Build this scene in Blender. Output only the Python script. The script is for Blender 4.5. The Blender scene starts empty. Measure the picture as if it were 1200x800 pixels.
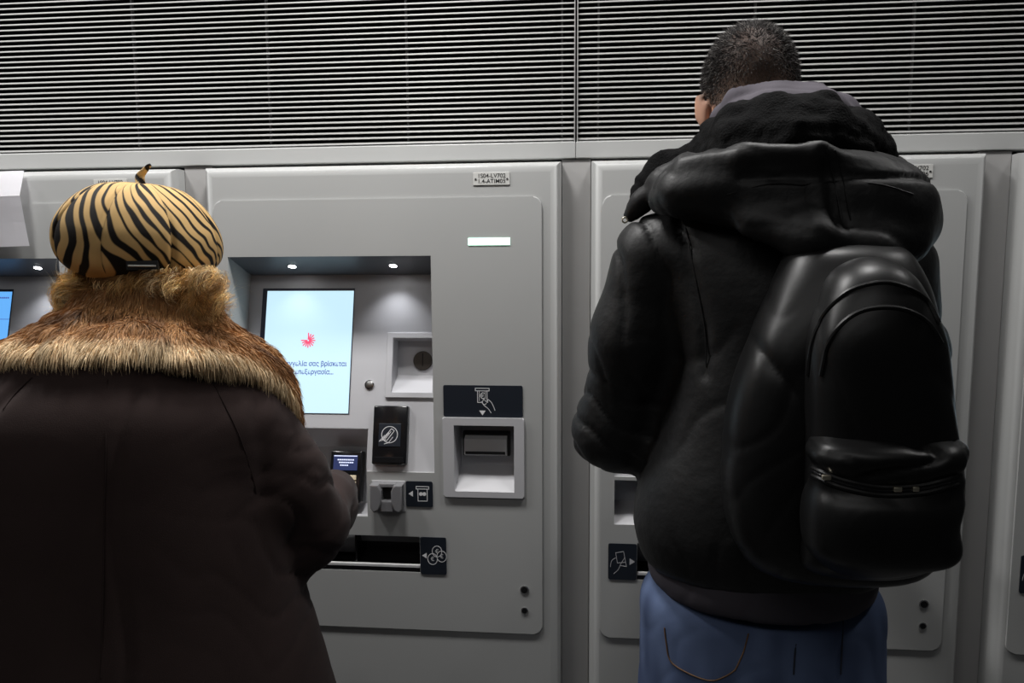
import bpy, bmesh, math, random
import numpy as np
from mathutils import Vector, Matrix
SC = bpy.context.scene
COL = SC.collection
rng = np.random.default_rng(7)
random.seed(7)

# ------------------------------------------------------------------ camera
CAM_H, CAM_D, FOC = 1.40, 1.65, 857.0          # metres, metres, pixels of a 1200 px wide frame
CAM_R = np.array([[0.9955873929092904, 0.09363292827669994, -0.006214323970663253],
                  [0.003821732955202298, -0.10662617221304349, -0.9942918353061205],
                  [-0.09376106567920992, 0.989880666616701, -0.10651351285716816]])
CAM_C = np.array((0.0, -CAM_D, CAM_H))
def at(px, py, y):
    """world point at depth y on the sight line of a photo point"""
    d = CAM_R.T @ np.array((px - 600.0, py - 400.0, FOC))
    return CAM_C + d * ((y - CAM_C[1]) / d[1])
cam_data = bpy.data.cameras.new('camera')
cam = bpy.data.objects.new('camera', cam_data); COL.objects.link(cam)
cam_data.sensor_width = 36.0; cam_data.lens = 36.0 * FOC / 1200.0
cam_data.clip_start = 0.02; cam_data.clip_end = 60
right, dwn, fw = CAM_R[0], CAM_R[1], CAM_R[2]
cam.matrix_world = Matrix([[right[0], -dwn[0], -fw[0], CAM_C[0]], [right[1], -dwn[1], -fw[1], CAM_C[1]],
                           [right[2], -dwn[2], -fw[2], CAM_C[2]], [0, 0, 0, 1]])
SC.camera = cam

# ------------------------------------------------------------------ materials
def lin(*c):
    return tuple(((v / 255) / 12.92 if v / 255 <= 0.04045 else ((v / 255 + 0.055) / 1.055) ** 2.4) for v in c)
def mat(name, col, rough=0.5, metal=0.0, spec=0.5, bump=None, var=None, emit=None, sheen=0.0, coat=0.0, trans=0.0, attr=None):
    m = bpy.data.materials.new(name); m.use_nodes = True
    nt = m.node_tree; b = nt.nodes['Principled BSDF']; L = nt.links.new
    b.inputs['Base Color'].default_value = (*col, 1); b.inputs['Roughness'].default_value = rough
    b.inputs['Metallic'].default_value = metal; b.inputs['Specular IOR Level'].default_value = spec
    b.inputs['Sheen Weight'].default_value = sheen; b.inputs['Coat Weight'].default_value = coat
    b.inputs['Transmission Weight'].default_value = trans
    if sheen: b.inputs['Sheen Roughness'].default_value = 0.4
    if emit:
        b.inputs['Emission Color'].default_value = (*emit[0], 1); b.inputs['Emission Strength'].default_value = emit[1]
    tc = nt.nodes.new('ShaderNodeTexCoord')
    if attr:
        a = nt.nodes.new('ShaderNodeVertexColor'); a.layer_name = attr; L(a.outputs['Color'], b.inputs['Base Color'])
    if var:                                   # (scale, amount): slow variation of the thing's own colour
        n = nt.nodes.new('ShaderNodeTexNoise'); n.inputs['Scale'].default_value = var[0]; n.inputs['Detail'].default_value = 5
        r = nt.nodes.new('ShaderNodeMapRange'); r.inputs[3].default_value = 1 - var[1]; r.inputs[4].default_value = 1 + var[1]
        r.inputs[1].default_value = 0.25; r.inputs[2].default_value = 0.75
        mx = nt.nodes.new('ShaderNodeMix'); mx.data_type = 'RGBA'; mx.blend_type = 'MULTIPLY'; mx.inputs[0].default_value = 1
        L(tc.outputs['Object'], n.inputs['Vector']); L(n.outputs['Fac'], r.inputs[0]); L(r.outputs[0], mx.inputs[7])
        if attr: L(a.outputs['Color'], mx.inputs[6])
        else: mx.inputs[6].default_value = (*col, 1)
        L(mx.outputs[2], b.inputs['Base Color'])
    if bump:                                  # (scale, strength, distance[, stretch])
        n = nt.nodes.new('ShaderNodeTexNoise'); n.inputs['Scale'].default_value = bump[0]; n.inputs['Detail'].default_value = 6
        v = nt.nodes.new('ShaderNodeBump'); v.inputs['Strength'].default_value = bump[1]; v.inputs['Distance'].default_value = bump[2]
        if len(bump) > 3:
            mp = nt.nodes.new('ShaderNodeMapping'); mp.inputs['Scale'].default_value = bump[3]
            L(tc.outputs['Object'], mp.inputs['Vector']); L(mp.outputs['Vector'], n.inputs['Vector'])
        else: L(tc.outputs['Object'], n.inputs['Vector'])
        L(n.outputs['Fac'], v.inputs['Height']); L(v.outputs['Normal'], b.inputs['Normal'])
    return m
M = {}
M['grey'] = mat('grey powder coat', (0.40, 0.405, 0.40), 0.42, spec=0.4, bump=(900, 0.05, 0.0006), var=(3, 0.03))
M['grey_dark'] = mat('grey infill metal', (0.36, 0.355, 0.35), 0.5, spec=0.4, var=(3, 0.03))
M['surround'] = mat('pale grey surround', (0.50, 0.50, 0.52), 0.4, spec=0.4, bump=(900, 0.05, 0.0006))
M['hood'] = mat('grey hood with shade in colour', (0.13, 0.135, 0.15), 0.4, spec=0.4)  # shade of the recess ceiling put into its colour, darker than the surround
M['groove'] = mat('dark gap', (0.03, 0.03, 0.03), 0.7)
M['slat'] = mat('pale metal slat', (0.30, 0.30, 0.295), 0.42, spec=0.4, var=(6, 0.05))
M['rod'] = mat('slat support', (0.20, 0.20, 0.20), 0.5)
M['void'] = mat('dark cavity', (0.006, 0.006, 0.007), 0.9)
M['navy'] = mat('dark navy label', (0.010, 0.014, 0.022), 0.45)
M['line'] = mat('white line print', (0.75, 0.75, 0.76), 0.6)
M['line_dim'] = mat('grey line print', (0.5, 0.5, 0.52), 0.6)
M['black_gloss'] = mat('glossy black plastic', (0.008, 0.008, 0.009), 0.16)
M['black_mat'] = mat('matte black plastic', (0.012, 0.012, 0.013), 0.5)
M['steel'] = mat('brushed steel', (0.55, 0.55, 0.55), 0.28, metal=1.0, bump=(120, 0.1, 0.0005, (1, 30, 30)))
M['satin'] = mat('satin silver', (0.72, 0.72, 0.72), 0.38, metal=0.25)
M['tray'] = mat('dark grey glossy plastic', (0.045, 0.045, 0.047), 0.18)
M['chrome'] = mat('polished steel', (0.62, 0.62, 0.62), 0.12, metal=1.0)
M['clear'] = mat('smoky clear plastic', (0.20, 0.20, 0.21), 0.12, spec=0.8, coat=0.6)
M['plate'] = mat('engraved plate', (0.55, 0.55, 0.53), 0.45)
M['ink'] = mat('engraved ink', (0.02, 0.02, 0.02), 0.7)
M['disc'] = mat('bronze disc', (0.06, 0.052, 0.046), 0.35, metal=0.5)
M['led'] = mat('white led', (0.8, 0.8, 0.8), emit=((1, 1, 1.0), 30.0))
M['status'] = mat('green status lamp', (0.5, 0.9, 0.7), emit=((0.62, 1.0, 0.80), 1.9))
M['scr'] = mat('lit screen', (0.14, 0.16, 0.17), 0.3, emit=(lin(201, 237, 253), 1.0))
M['scr_blue'] = mat('lit blue screen', (0.02, 0.02, 0.02), 0.3, emit=(lin(105, 180, 252), 1.0))
M['scr_white'] = mat('lit white panel', (0.02, 0.02, 0.02), 0.3, emit=(lin(215, 240, 255), 1.0))
M['scr_frame'] = mat('screen border', (0.01, 0.012, 0.03), 0.3)
M['scr_text'] = mat('blue screen text', (0, 0, 0), 0.5, emit=(lin(74, 98, 178), 1.0))
M['scr_pink'] = mat('pink screen logo', (0, 0, 0), 0.5, emit=(lin(255, 92, 130), 1.0))
M['term_scr'] = mat('terminal screen', (0.01, 0.01, 0.02), 0.3, emit=(lin(45, 55, 95), 1.0))
M['term_txt'] = mat('terminal text', (0.5, 0.5, 0.5), 0.5, emit=(lin(205, 215, 255), 1.0))
M['keys'] = mat('lit beige keys', (0.55, 0.48, 0.36), 0.5, emit=(lin(255, 225, 170), 0.12))
M['paper'] = mat('white paper', (0.86, 0.85, 0.88), 0.8, bump=(150, 0.1, 0.001))
M['floor'] = mat('floor tile', (0.07, 0.07, 0.07), 0.35, bump=(60, 0.05, 0.001), var=(2, 0.1))
M['ceil'] = mat('ceiling', (0.25, 0.25, 0.25), 0.8)
M['lampface'] = mat('lamp diffuser', (0.8, 0.8, 0.8), emit=((1, 0.97, 0.93), 1.0))

# ------------------------------------------------------------------ object helpers
def link(name, me, m, parent=None, smooth=False):
    o = bpy.data.objects.new(name, me); COL.objects.link(o)
    if m is not None: me.materials.append(m)
    if parent is not None: o.parent = parent
    if smooth: me.polygons.foreach_set('use_smooth', [True] * len(me.polygons))
    return o
def obj(name, bm, m, parent=None, smooth=False):
    bmesh.ops.recalc_face_normals(bm, faces=bm.faces)
    me = bpy.data.meshes.new(name); bm.to_mesh(me); bm.free()
    o = link(name, me, m, parent, smooth)
    if smooth:
        me.set_sharp_from_angle(angle=math.radians(40)); me.polygons.foreach_set('use_smooth', [max(abs(c) for c in f.normal) < 0.9999 for f in me.polygons])
    return o
def empty(name, loc=(0, 0, 0)):
    o = bpy.data.objects.new(name, None); COL.objects.link(o); o.location = loc; o.empty_display_size = 0.1
    return o
def tag(o, label=None, cat=None, group=None, kind=None):
    if label: o['label'] = label
    if cat: o['category'] = cat
    if group: o['group'] = group
    if kind: o['kind'] = kind
    return o
def box(bm, x0, x1, y0, y1, z0, z1, bev=0.0, seg=2, T=None):
    vs = [bm.verts.new((x, y, z)) for x in (x0, x1) for y in (y0, y1) for z in (z0, z1)]
    fs = [bm.faces.new([vs[i] for i in q]) for q in ((0, 1, 3, 2), (4, 6, 7, 5), (0, 4, 5, 1), (2, 3, 7, 6), (0, 2, 6, 4), (1, 5, 7, 3))]
    out = list(vs)
    if bev:
        es = list({e for f in fs for e in f.edges})
        r = bmesh.ops.bevel(bm, geom=es, offset=bev, segments=seg, profile=0.5, affect='EDGES')
        out = list({v for f in r['faces'] for v in f.verts} | {v for v in vs if v.is_valid})
    if T:
        for v in out: v.co = T(v.co)
    return out
def prism(bm, poly, axis, a, b, bev=0.0, T=None):
    """poly: 2D points; axis 'x' -> (y,z), 'y' -> (x,z), 'z' -> (x,y); extruded from a to b"""
    def P(p, t): return {'x': (t, p[0], p[1]), 'y': (p[0], t, p[1]), 'z': (p[0], p[1], t)}[axis]
    A = [bm.verts.new(P(p, a)) for p in poly]; B = [bm.verts.new(P(p, b)) for p in poly]
    n = len(poly)
    fa = bm.faces.new(A); fb = bm.faces.new(B[::-1])
    for i in range(n): bm.faces.new((A[i], B[i], B[(i + 1) % n], A[(i + 1) % n]))
    vs = A + B
    if bev:
        r = bmesh.ops.bevel(bm, geom=list(fa.edges), offset=bev, segments=2, profile=0.5, affect='EDGES')
        vs = list({v for f in r['faces'] for v in f.verts} | {v for v in vs if v.is_valid})
    if T:
        for v in vs: v.co = T(v.co)
    return vs
def rrect(x0, x1, z0, z1, r, n=6):
    pts = []
    for cx, cz, a0 in ((x1 - r, z1 - r, 0), (x0 + r, z1 - r, 90), (x0 + r, z0 + r, 180), (x1 - r, z0 + r, 270)):
        for k in range(n + 1):
            a = math.radians(a0 + 90 * k / n); pts.append((cx + r * math.cos(a), cz + r * math.sin(a)))
    return pts
def disc(bm, cx, cz, r, y0, y1, n=24, bev=0.0, T=None, sz=1.0):
    return prism(bm, [(cx + r * math.cos(2 * math.pi * k / n), cz + sz * r * math.sin(2 * math.pi * k / n)) for k in range(n)], 'y', y0, y1, bev, T)
def tube(bm, pts, rad, n=8, closed=False):
    pts = [Vector(p) for p in pts]; N = len(pts)
    rads = rad if hasattr(rad, '__len__') else [rad] * N
    rings = []; up = Vector((0.13, 0.31, 0.94)).normalized()
    for i, p in enumerate(pts):
        a = pts[i - 1] if (i or closed) else p; b = pts[(i + 1) % N] if (i < N - 1 or closed) else p
        t = (b - a).normalized(); s = t.cross(up)
        if s.length < 1e-3: s = t.cross(Vector((1, 0, 0)))
        s.normalize(); u = s.cross(t).normalized()
        rings.append([bm.verts.new(p + (s * math.cos(2 * math.pi * k / n) + u * math.sin(2 * math.pi * k / n)) * rads[i]) for k in range(n)])
    for i in range(N if closed else N - 1):
        A, B = rings[i], rings[(i + 1) % N]
        for k in range(n): bm.faces.new((A[k], A[(k + 1) % n], B[(k + 1) % n], B[k]))
    if not closed:
        bm.faces.new(rings[0][::-1]); bm.faces.new(rings[-1])
def catmull(pts, n=8):
    P = [np.array(p, float) for p in pts]; out = []
    for i in range(len(P) - 1):
        p0 = P[max(i - 1, 0)]; p1 = P[i]; p2 = P[i + 1]; p3 = P[min(i + 2, len(P) - 1)]
        for k in range(n):
            t = k / n
            out.append(0.5 * ((2 * p1) + (p2 - p0) * t + (2 * p0 - 5 * p1 + 4 * p2 - p3) * t * t + (3 * p1 - p0 - 3 * p2 + p3) * t ** 3))
    out.append(P[-1]); return out
def stroke(bm, pts, w, y, T=None, closed=False, th=0.0003):
    """a printed line of width w through 2D points (x, z) lying at depth y (a real thin layer)"""
    pts = [Vector((p[0], p[1])) for p in pts]
    if closed: pts = pts + [pts[0]]
    for a, b in zip(pts[:-1], pts[1:]):
        d = b - a
        if d.length < 1e-7: continue
        d = d.normalized(); n = Vector((-d.y, d.x)) * (w / 2); a2 = a - d * (w * 0.4); b2 = b + d * (w * 0.4)
        prism(bm, [(a2 + n)[:], (a2 - n)[:], (b2 - n)[:], (b2 + n)[:]], 'y', y - th, y, 0, T)
def text(bm, body, size, x, z, y, align='CENTER', T=None, th=0.0003, sx=1.0, bold=0.0):
    c = bpy.data.curves.new('lettering', 'FONT'); c.offset = bold; c.body = body; c.size = size; c.align_x = align; c.align_y = 'CENTER'
    o = bpy.data.objects.new('lettering', c); COL.objects.link(o)
    me = bpy.data.meshes.new_from_object(o.evaluated_get(bpy.context.evaluated_depsgraph_get()))
    bpy.data.objects.remove(o); bpy.data.curves.remove(c)
    n0 = len(bm.verts); bm.from_mesh(me); bpy.data.meshes.remove(me); bm.verts.ensure_lookup_table()
    for v in bm.verts[n0:]:
        p = Vector((x + v.co.x * sx, y - th, z + v.co.y)); v.co = T(p) if T else p
def cut(o, cutters):
    """boolean-difference the boxes/bmeshes out of o's mesh"""
    for bm in cutters:
        bmesh.ops.recalc_face_normals(bm, faces=bm.faces)
        me = bpy.data.meshes.new('cutter'); bm.to_mesh(me)
        c = bpy.data.objects.new('cutter', me); COL.objects.link(c)
        md = o.modifiers.new('cut', 'BOOLEAN'); md.operation = 'DIFFERENCE'; md.solver = 'EXACT'; md.object = c
        new = bpy.data.meshes.new_from_object(o.evaluated_get(bpy.context.evaluated_depsgraph_get()))
        o.modifiers.clear(); old = o.data; o.data = new; new.name = old.name
        bpy.data.objects.remove(c); bpy.data.meshes.remove(me); bpy.data.meshes.remove(old)
def cbox(*a):
    bm = bmesh.new(); box(bm, *a); return bm
def copy_tree(o, parent=None):
    c = o.copy(); COL.objects.link(c); c.parent = parent
    for ch in [k for k in bpy.data.objects if k.parent == o]: copy_tree(ch, c)
    return c

# ------------------------------------------------------------------ the room
def struct(name, bm, m): return tag(obj(name, bm, m), kind='structure')
bm = bmesh.new(); box(bm, -4, 4, -6, 0.6, -0.1, 0); struct('floor', bm, M['floor'])
bm = bmesh.new(); box(bm, -4, 4, -6, 0.6, 2.56, 2.66); struct('ceiling', bm, M['ceil'])
bm = bmesh.new(); box(bm, -4, 4, 0.26, 0.32, 0, 2.56); struct('wall_back', bm, M['void'])
PITCH, MW, MH, GAP_Y = 0.90, 0.83, 1.625, 0.05
X0 = [-1.775, -0.875, 0.022, 0.922]
ends = [-2.9, X0[0] - 0.07] + [0] * 0
n = 0
for i in range(5):                                            # infill strips in the gaps between the machines
    a = X0[i - 1] + MW if i else X0[0] - 0.07
    b = X0[i] if i < 4 else X0[3] + MW + 0.07
    n += 1; bm = bmesh.new(); box(bm, a + 0.001, b - 0.001, GAP_Y, GAP_Y + 0.03, 0, MH + 0.008, 0.001)
    struct('trim_%d' % n, bm, M['grey_dark'])
for a, b in ((-1.815, -0.0135), (-0.0125, 1.79)):             # header rail over the machines, joint at the louvre joint
    n += 1; bm = bmesh.new(); box(bm, a, b, 0.045, 0.085, MH + 0.0095, 1.672, 0.002)
    struct('trim_%d' % n, bm, M['grey'])

def louver_panel(x0, x1, rods, label):
    t = tag(empty('louver_panel', ((x0 + x1) / 2, 0.06, 1.673)), label, 'louver', 'louver panels above the machines')
    ox, oy, oz = t.location
    bm = bmesh.new(); z = 1.681
    prof = [(0.000, -0.0026), (0.0012, 0.0004), (0.004, 0.0022), (0.009, 0.0034), (0.022, 0.0075), (0.022, 0.0062), (0.009, 0.0010), (0.004, -0.0024), (0.0012, -0.0038)]
    while z < 2.53:
        prism(bm, [(p[0] + 0.002, z - oz + p[1] * 0.86) for p in prof], 'x', x0 + 0.0025 - ox, x1 - 0.0025 - ox)
        z += 0.01240
    obj('slats', bm, M['slat'], t, True)
    for s in (x0, x1 - 0.0022):
        bm = bmesh.new(); box(bm, s - ox, s + 0.0022 - ox, -0.003, 0.03, 0, 0.875, 0.0006); obj('side_frame', bm, M['slat'], t)
    bm = bmesh.new(); box(bm, x0 + 0.004 - ox, x1 - 0.004 - ox, 0.002, 0.03, 0.0, 0.0025); obj('bottom_frame', bm, M['slat'], t)
    for r in rods:
        bm = bmesh.new(); box(bm, r - 0.0022 - ox, r + 0.0022 - ox, 0.011, 0.02, 0.0025, 0.875); obj('support_rod', bm, M['rod'], t)
    bm = bmesh.new(); box(bm, x0 - ox, x1 - ox, 0.06, 0.065, 0, 0.875); obj('backing', bm, M['void'], t)
louver_panel(-1.815, -0.0150, (-1.77, -1.44, -1.068, -0.737, -0.404, -0.045), 'wide louver panel of pale slats left of the joint, above the hat')
louver_panel(-0.0108, 1.79, (0.037, 0.38, 0.716, 1.05, 1.38, 1.73), 'wide louver panel of pale slats right of the joint, behind the man\'s head')

# ------------------------------------------------------------------ ticket machine (local: x 0..0.83, y 0 = front, -y to the room)
TA = math.radians(14); TZ = 0.913
def tilt(p):
    """(u across, -w out of the plane, v up the leaning plane) -> machine space"""
    u, w, v = p[0], -p[1], p[2]
    return Vector((u, v * math.sin(TA) - w * math.cos(TA), TZ + v * math.cos(TA) + w * math.sin(TA)))
def build_machine():
    t = empty('ticket_machine')
    bm = bmesh.new(); box(bm, 0, MW, 0, 0.19, 0, MH)
    es = [e for e in bm.edges if all(abs(v.co.y) < 1e-6 for v in e.verts) and max(v.co.z for v in e.verts) > 1]
    bmesh.ops.bevel(bm, geom=es, offset=0.024, segments=6, profile=0.5, affect='EDGES')
    hous = obj('housing', bm, M['grey'], t)
    bm = bmesh.new(); prism(bm, rrect(0.025, 0.787, 0.526, 1.547, 0.02), 'y', -0.0045, 0.012, 0.002)
    door = obj('front_panel', bm, M['grey'], t)
    NX0, NX1, NZ0, NZ1 = 0.17, 0.372, 0.803, 1.010
    cuts = lambda: [cbox(0.055, 0.535, -0.05, 0.16, TZ, 1.418), cbox(NX0, NX1, -0.05, 0.08, NZ0, 0.95),
                    cbox(0.582, 0.724, -0.05, 0.075, 0.870, 1.030), cbox(0.109, 0.4965, -0.05, 0.09, 0.669, 0.757), cbox(0.056, 0.115, -0.05, 0.06, 0.800, 0.905)]
    cut(hous, cuts()); cut(door, cuts())
    for o in (hous, door): o.data.set_sharp_from_angle(angle=math.radians(35)); o.data.polygons.foreach_set('use_smooth', [max(abs(c) for c in f.normal) < 0.9999 for f in o.data.polygons])
    # leaning plate that carries the screen
    bm = bmesh.new(); box(bm, 0.055, 0.535, 0.0, 0.012, 0.0, 0.49, 0, 2, tilt)
    plate = obj('screen_surround', bm, M['surround'], t)
    bm = bmesh.new(); box(bm, 0.424, 0.524, -0.02, 0.05, 0.186, 0.318, 0, 2, tilt)
    cut(plate, [cbox(NX0, NX1, -0.05, 0.08, NZ0, NZ1), bm])
    bm = bmesh.new(); prism(bm, [(0.0, 1.4178), (0.119, 1.372), (0.124, 1.4178)], 'x', 0.0552, 0.5348)
    obj('hood_ceiling', bm, M['hood'], t)
    # downlights in the hood
    for x in (0.185, 0.432):
        s = math.atan2(1.418 - 1.372, 0.119); y0 = 0.056
        def DT(p, x=x, s=s, y0=y0):
            return Vector((x + p[0], y0 + p[2] * math.cos(s) + p[1] * math.sin(s) * 0, 1.418 - math.tan(s) * y0 - p[2] * math.sin(s) + p[1]))
        bm = bmesh.new(); disc(bm, 0, 0, 0.0110, -0.0012, 0.002, 20, 0, DT); rim = obj('downlight', bm, M['chrome'], t)
        bm = bmesh.new(); disc(bm, 0, 0, 0.0085, -0.0018, -0.0005, 20, 0, DT); obj('lamp', bm, M['led'], rim)
    # screen
    bm = bmesh.new(); box(bm, 0.0885, 0.3220, -0.0015, 0.006, 0.1335, 0.4410, 0, 2, tilt); scr = obj('screen', bm, M['scr_frame'], t)
    # coin slot
    bm = bmesh.new(); box(bm, 0.409, 0.5345, -0.006, 0.003, 0.173, 0.331, 0.002, 2, tilt)
    cs = obj('coin_slot', bm, M['surround'], t); bm = bmesh.new(); box(bm, 0.424, 0.524, -0.05, 0.05, 0.186, 0.318, 0, 2, tilt); cut(cs, [bm])
    bm = bmesh.new()
    prism(bm, [(0.045, 0.318), (0.045, 0.232), (-0.004, 0.186), (0.05, 0.18), (0.055, 0.32)], 'x', 0.424, 0.524, 0, tilt)
    box(bm, 0.4235, 0.4245, -0.002, 0.045, 0.186, 0.318, 0, 2, tilt); box(bm, 0.523, 0.5245, -0.002, 0.045, 0.186, 0.318, 0, 2, tilt)
    box(bm, 0.424, 0.524, -0.002, 0.045, 0.317, 0.318, 0, 2, tilt)
    obj('recess', bm, M['surround'], cs)
    bm = bmesh.new(); disc(bm, 0.488, 0.268, 0.0235, 0.040, 0.046, 28, 0.001, tilt); cd = obj('coin_disc', bm, M['disc'], cs)
    bm = bmesh.new(); box(bm, 0.4868, 0.4892, 0.0394, 0.041, 0.254, 0.286, 0, 2, tilt); obj('slit', bm, M['void'], cd)
    # push button
    bm = bmesh.new(); disc(bm, 0.369, 0.204, 0.0115, -0.003, 0.002, 24, 0.0008, tilt); bt = obj('button', bm, M['chrome'], t, True)
    bm = bmesh.new(); disc(bm, 0.369, 0.204, 0.0085, -0.0048, 0, 24, 0.0012, tilt); obj('button_cap', bm, M['steel'], bt, True)
    # contactless reader
    bm = bmesh.new(); box(bm, 0.386, 0.469, -0.016, 0.004, 0.016, 0.154, 0.004, 3, tilt); rd = obj('contactless_reader', bm, M['black_gloss'], t, True)
    bm = bmesh.new(); box(bm, 0.401, 0.454, -0.0172, -0.014, 0.058, 0.112, 0.0008, 2, tilt); obj('reader_window', bm, M['navy'], rd)
    bm = bmesh.new(); box(bm, 0.392, 0.463, -0.0185, -0.014, 0.020, 0.034, 0.001, 2, tilt); obj('reader_ridge', bm, M['black_gloss'], rd)
    bm = bmesh.new(); cx, cz, y = 0.4275, 0.086, -0.0172
    stroke(bm, [(cx + 0.019 * math.cos(a), cz + 0.019 * math.sin(a)) for a in np.linspace(0, 2 * math.pi, 29)[:-1]], 0.0016, y, tilt, True)
    stroke(bm, [(cx - 0.017, cz - 0.012), (cx + 0.004, cz + 0.014), (cx + 0.011, cz + 0.009), (cx - 0.006, cz - 0.014), (cx - 0.017, cz - 0.012)], 0.0014, y, tilt)
    for k in range(4): stroke(bm, [(cx - 0.024 + 0.004 * k, cz - 0.016 + 0.001 * k), (cx - 0.012 + 0.005 * k, cz - 0.002 + 0.003 * k)], 0.0013, y, tilt)
    stroke(bm, [(cx - 0.012, cz - 0.022), (cx - 0.002, cz - 0.019), (cx + 0.008, cz - 0.006)], 0.0013, y, tilt)
    obj('reader_symbol', bm, M['line'], rd)
    # niche with the payment terminal
    bm = bmesh.new(); th = 0.004
    prof = [(0.001, NZ0), (0.066, NZ0 + 0.009), (0.066, 0.953), (0.024, NZ1 - 0.001), (0.03, NZ1 + 0.004), (0.074, 0.96), (0.074, NZ0 - 0.004), (0.001, NZ0 - 0.004)]
    prism(bm, prof, 'x', NX0 + 0.0005, NX1 - 0.0005)
    for x in (NX0, NX1 - 0.002): prism(bm, [(0.001, NZ0), (0.066, NZ0), (0.066, 0.955), (0.024, NZ1 - 0.002), (0.001, 0.92)], 'x', x, x + 0.002)
    obj('terminal_niche', bm, M['surround'], t)
    def PT(p):
        a = math.radians(16); return Vector((0.313 + p[0] + 0.05 * 0 * p[2], 0.030 + p[1] * math.cos(a) + p[2] * math.sin(a), 0.889 - p[1] * math.sin(a) + p[2] * math.cos(a)))
    bm = bmesh.new(); box(bm, -0.0395, 0.0395, -0.014, 0.016, -0.062, 0.062, 0.005, 3, PT); pt = obj('payment_terminal', bm, M['black_gloss'], t, True)
    bm = bmesh.new(); box(bm, -0.031, 0.028, -0.0152, -0.012, 0.015, 0.051, 0.0005, 2, PT); ds = obj('terminal_display', bm, M['term_scr'], pt)
    bm = bmesh.new()
    for k, (w, x) in enumerate(((0.040, 0), (0.034, 0.001), (0.022, -0.002))):
        for q in np.arange(-w / 2, w / 2 - 0.002, 0.0052): box(bm, x + q - 0.001, x + q + 0.0030, -0.0156, -0.0150, 0.0385 - 0.0065 * k, 0.0415 - 0.0065 * k, 0, 2, PT)
    box(bm, -0.030, 0.027, -0.0156, -0.0150, 0.048, 0.050, 0, 2, PT)
    obj('display_text', bm, M['term_txt'], ds)
    bm = bmesh.new()
    for r in range(4):
        for c in range(3): box(bm, -0.030 + c * 0.0205, -0.014 + c * 0.0205, -0.0162, -0.013, -0.052 + r * 0.0148, -0.0405 + r * 0.0148, 0.001, 2, PT)
    obj('keypad', bm, M['keys'], pt)
    # card slot
    bm = bmesh.new()
    for x, s in ((0.386, 1), (0.463, -1)):
        prism(bm, [(x, 0.888), (x + s * 0.020, 0.888), (x + s * 0.027, 0.874), (x + s * 0.027, 0.846), (x + s * 0.020, 0.828), (x + s * 0.008, 0.822), (x, 0.832)], 'y', -0.032, 0.0, 0.003)
    prism(bm, [(0.404, 0.849), (0.445, 0.849), (0.440, 0.822), (0.409, 0.822)], 'y', -0.027, 0.0, 0.003)
    prism(bm, [(0.404, 0.889), (0.445, 0.889), (0.445, 0.880), (0.404, 0.880)], 'y', -0.022, 0.0, 0.002)
    sl = obj('card_slot', bm, M['clear'], t, True)
    bm = bmesh.new(); box(bm, 0.384, 0.464, -0.006, 0, 0.818, 0.892, 0.001); obj('slot_base', bm, M['surround'], sl)
    bm = bmesh.new(); box(bm, 0.410, 0.439, -0.0085, -0.004, 0.849, 0.880); obj('slot_mouth', bm, M['black_mat'], sl)
    # printed labels
    def label(name, x0, x1, z0, z1):
        bm = bmesh.new(); prism(bm, rrect(x0, x1, z0, z1, 0.004), 'y', -0.0065, -0.004, 0.0004); return obj(name, bm, M['navy'], t)
    y = -0.0066
    lb = label('banknote_label', 0.559, 0.743, 1.0475, 1.1215); bm = bmesh.new(); X, Z = 0.650, 1.088
    stroke(bm, [(X - 0.016, Z + 0.021), (X + 0.016, Z + 0.021), (X + 0.016, Z + 0.027), (X - 0.016, Z + 0.027)], 0.0014, y, None, True)
    stroke(bm, [(X - 0.011, Z + 0.021), (X - 0.011, Z - 0.006), (X + 0.001, Z - 0.006)], 0.0014, y); stroke(bm, [(X + 0.011, Z + 0.021), (X + 0.011, Z - 0.003)], 0.0014, y)
    stroke(bm, [(X - 0.007, Z + 0.021), (X - 0.007, Z - 0.002)], 0.001, y); stroke(bm, [(X + 0.007, Z + 0.021), (X + 0.007, Z + 0.003)], 0.001, y)
    text(bm, '€', 0.020, X, Z + 0.0085, y)
    stroke(bm, catmull([(X - 0.002, Z - 0.004), (X + 0.004, Z - 0.013), (X + 0.013, Z - 0.020), (X + 0.020, Z - 0.030)], 5), 0.0014, y)
    stroke(bm, catmull([(X + 0.003, Z + 0.002), (X + 0.012, Z - 0.006), (X + 0.013, Z + 0.001), (X + 0.021, Z - 0.006), (X + 0.026, Z - 0.016), (X + 0.029, Z - 0.024)], 5), 0.0014, y)
    stroke(bm, catmull([(X + 0.003, Z + 0.002), (X, Z - 0.007), (X + 0.006, Z - 0.011), (X + 0.009, Z - 0.008)], 5), 0.0013, y)
    prism(bm, [(X - 0.0075, Z - 0.025), (X + 0.0075, Z - 0.025), (X, Z - 0.036)], 'y', y - 0.0003, y); obj('banknote_symbol', bm, M['line'], lb)
    lb = label('card_label', 0.466, 0.530, 0.831, 0.892); bm = bmesh.new(); X, Z = 0.506, 0.862
    stroke(bm, [(X - 0.015, Z + 0.012), (X + 0.015, Z + 0.012), (X + 0.015, Z + 0.018), (X - 0.015, Z + 0.018)], 0.0015, y, None, True)
    stroke(bm, [(X - 0.011, Z + 0.012), (X - 0.011, Z - 0.017), (X + 0.011, Z - 0.017), (X + 0.011, Z + 0.012)], 0.0015, y)
    disc(bm, X - 0.004, Z, 0.0045, y - 0.0003, y, 14); disc(bm, X + 0.004, Z, 0.0045, y - 0.0003, y, 14)
    prism(bm, [(X - 0.034, Z), (X - 0.023, Z + 0.007), (X - 0.023, Z - 0.007)], 'y', y - 0.0003, y); obj('card_symbol', bm, M['line'], lb)
    lb = label('coin_label', 0.4975, 0.560, 0.666, 0.757); bm = bmesh.new(); X, Z = 0.537, 0.712
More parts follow.
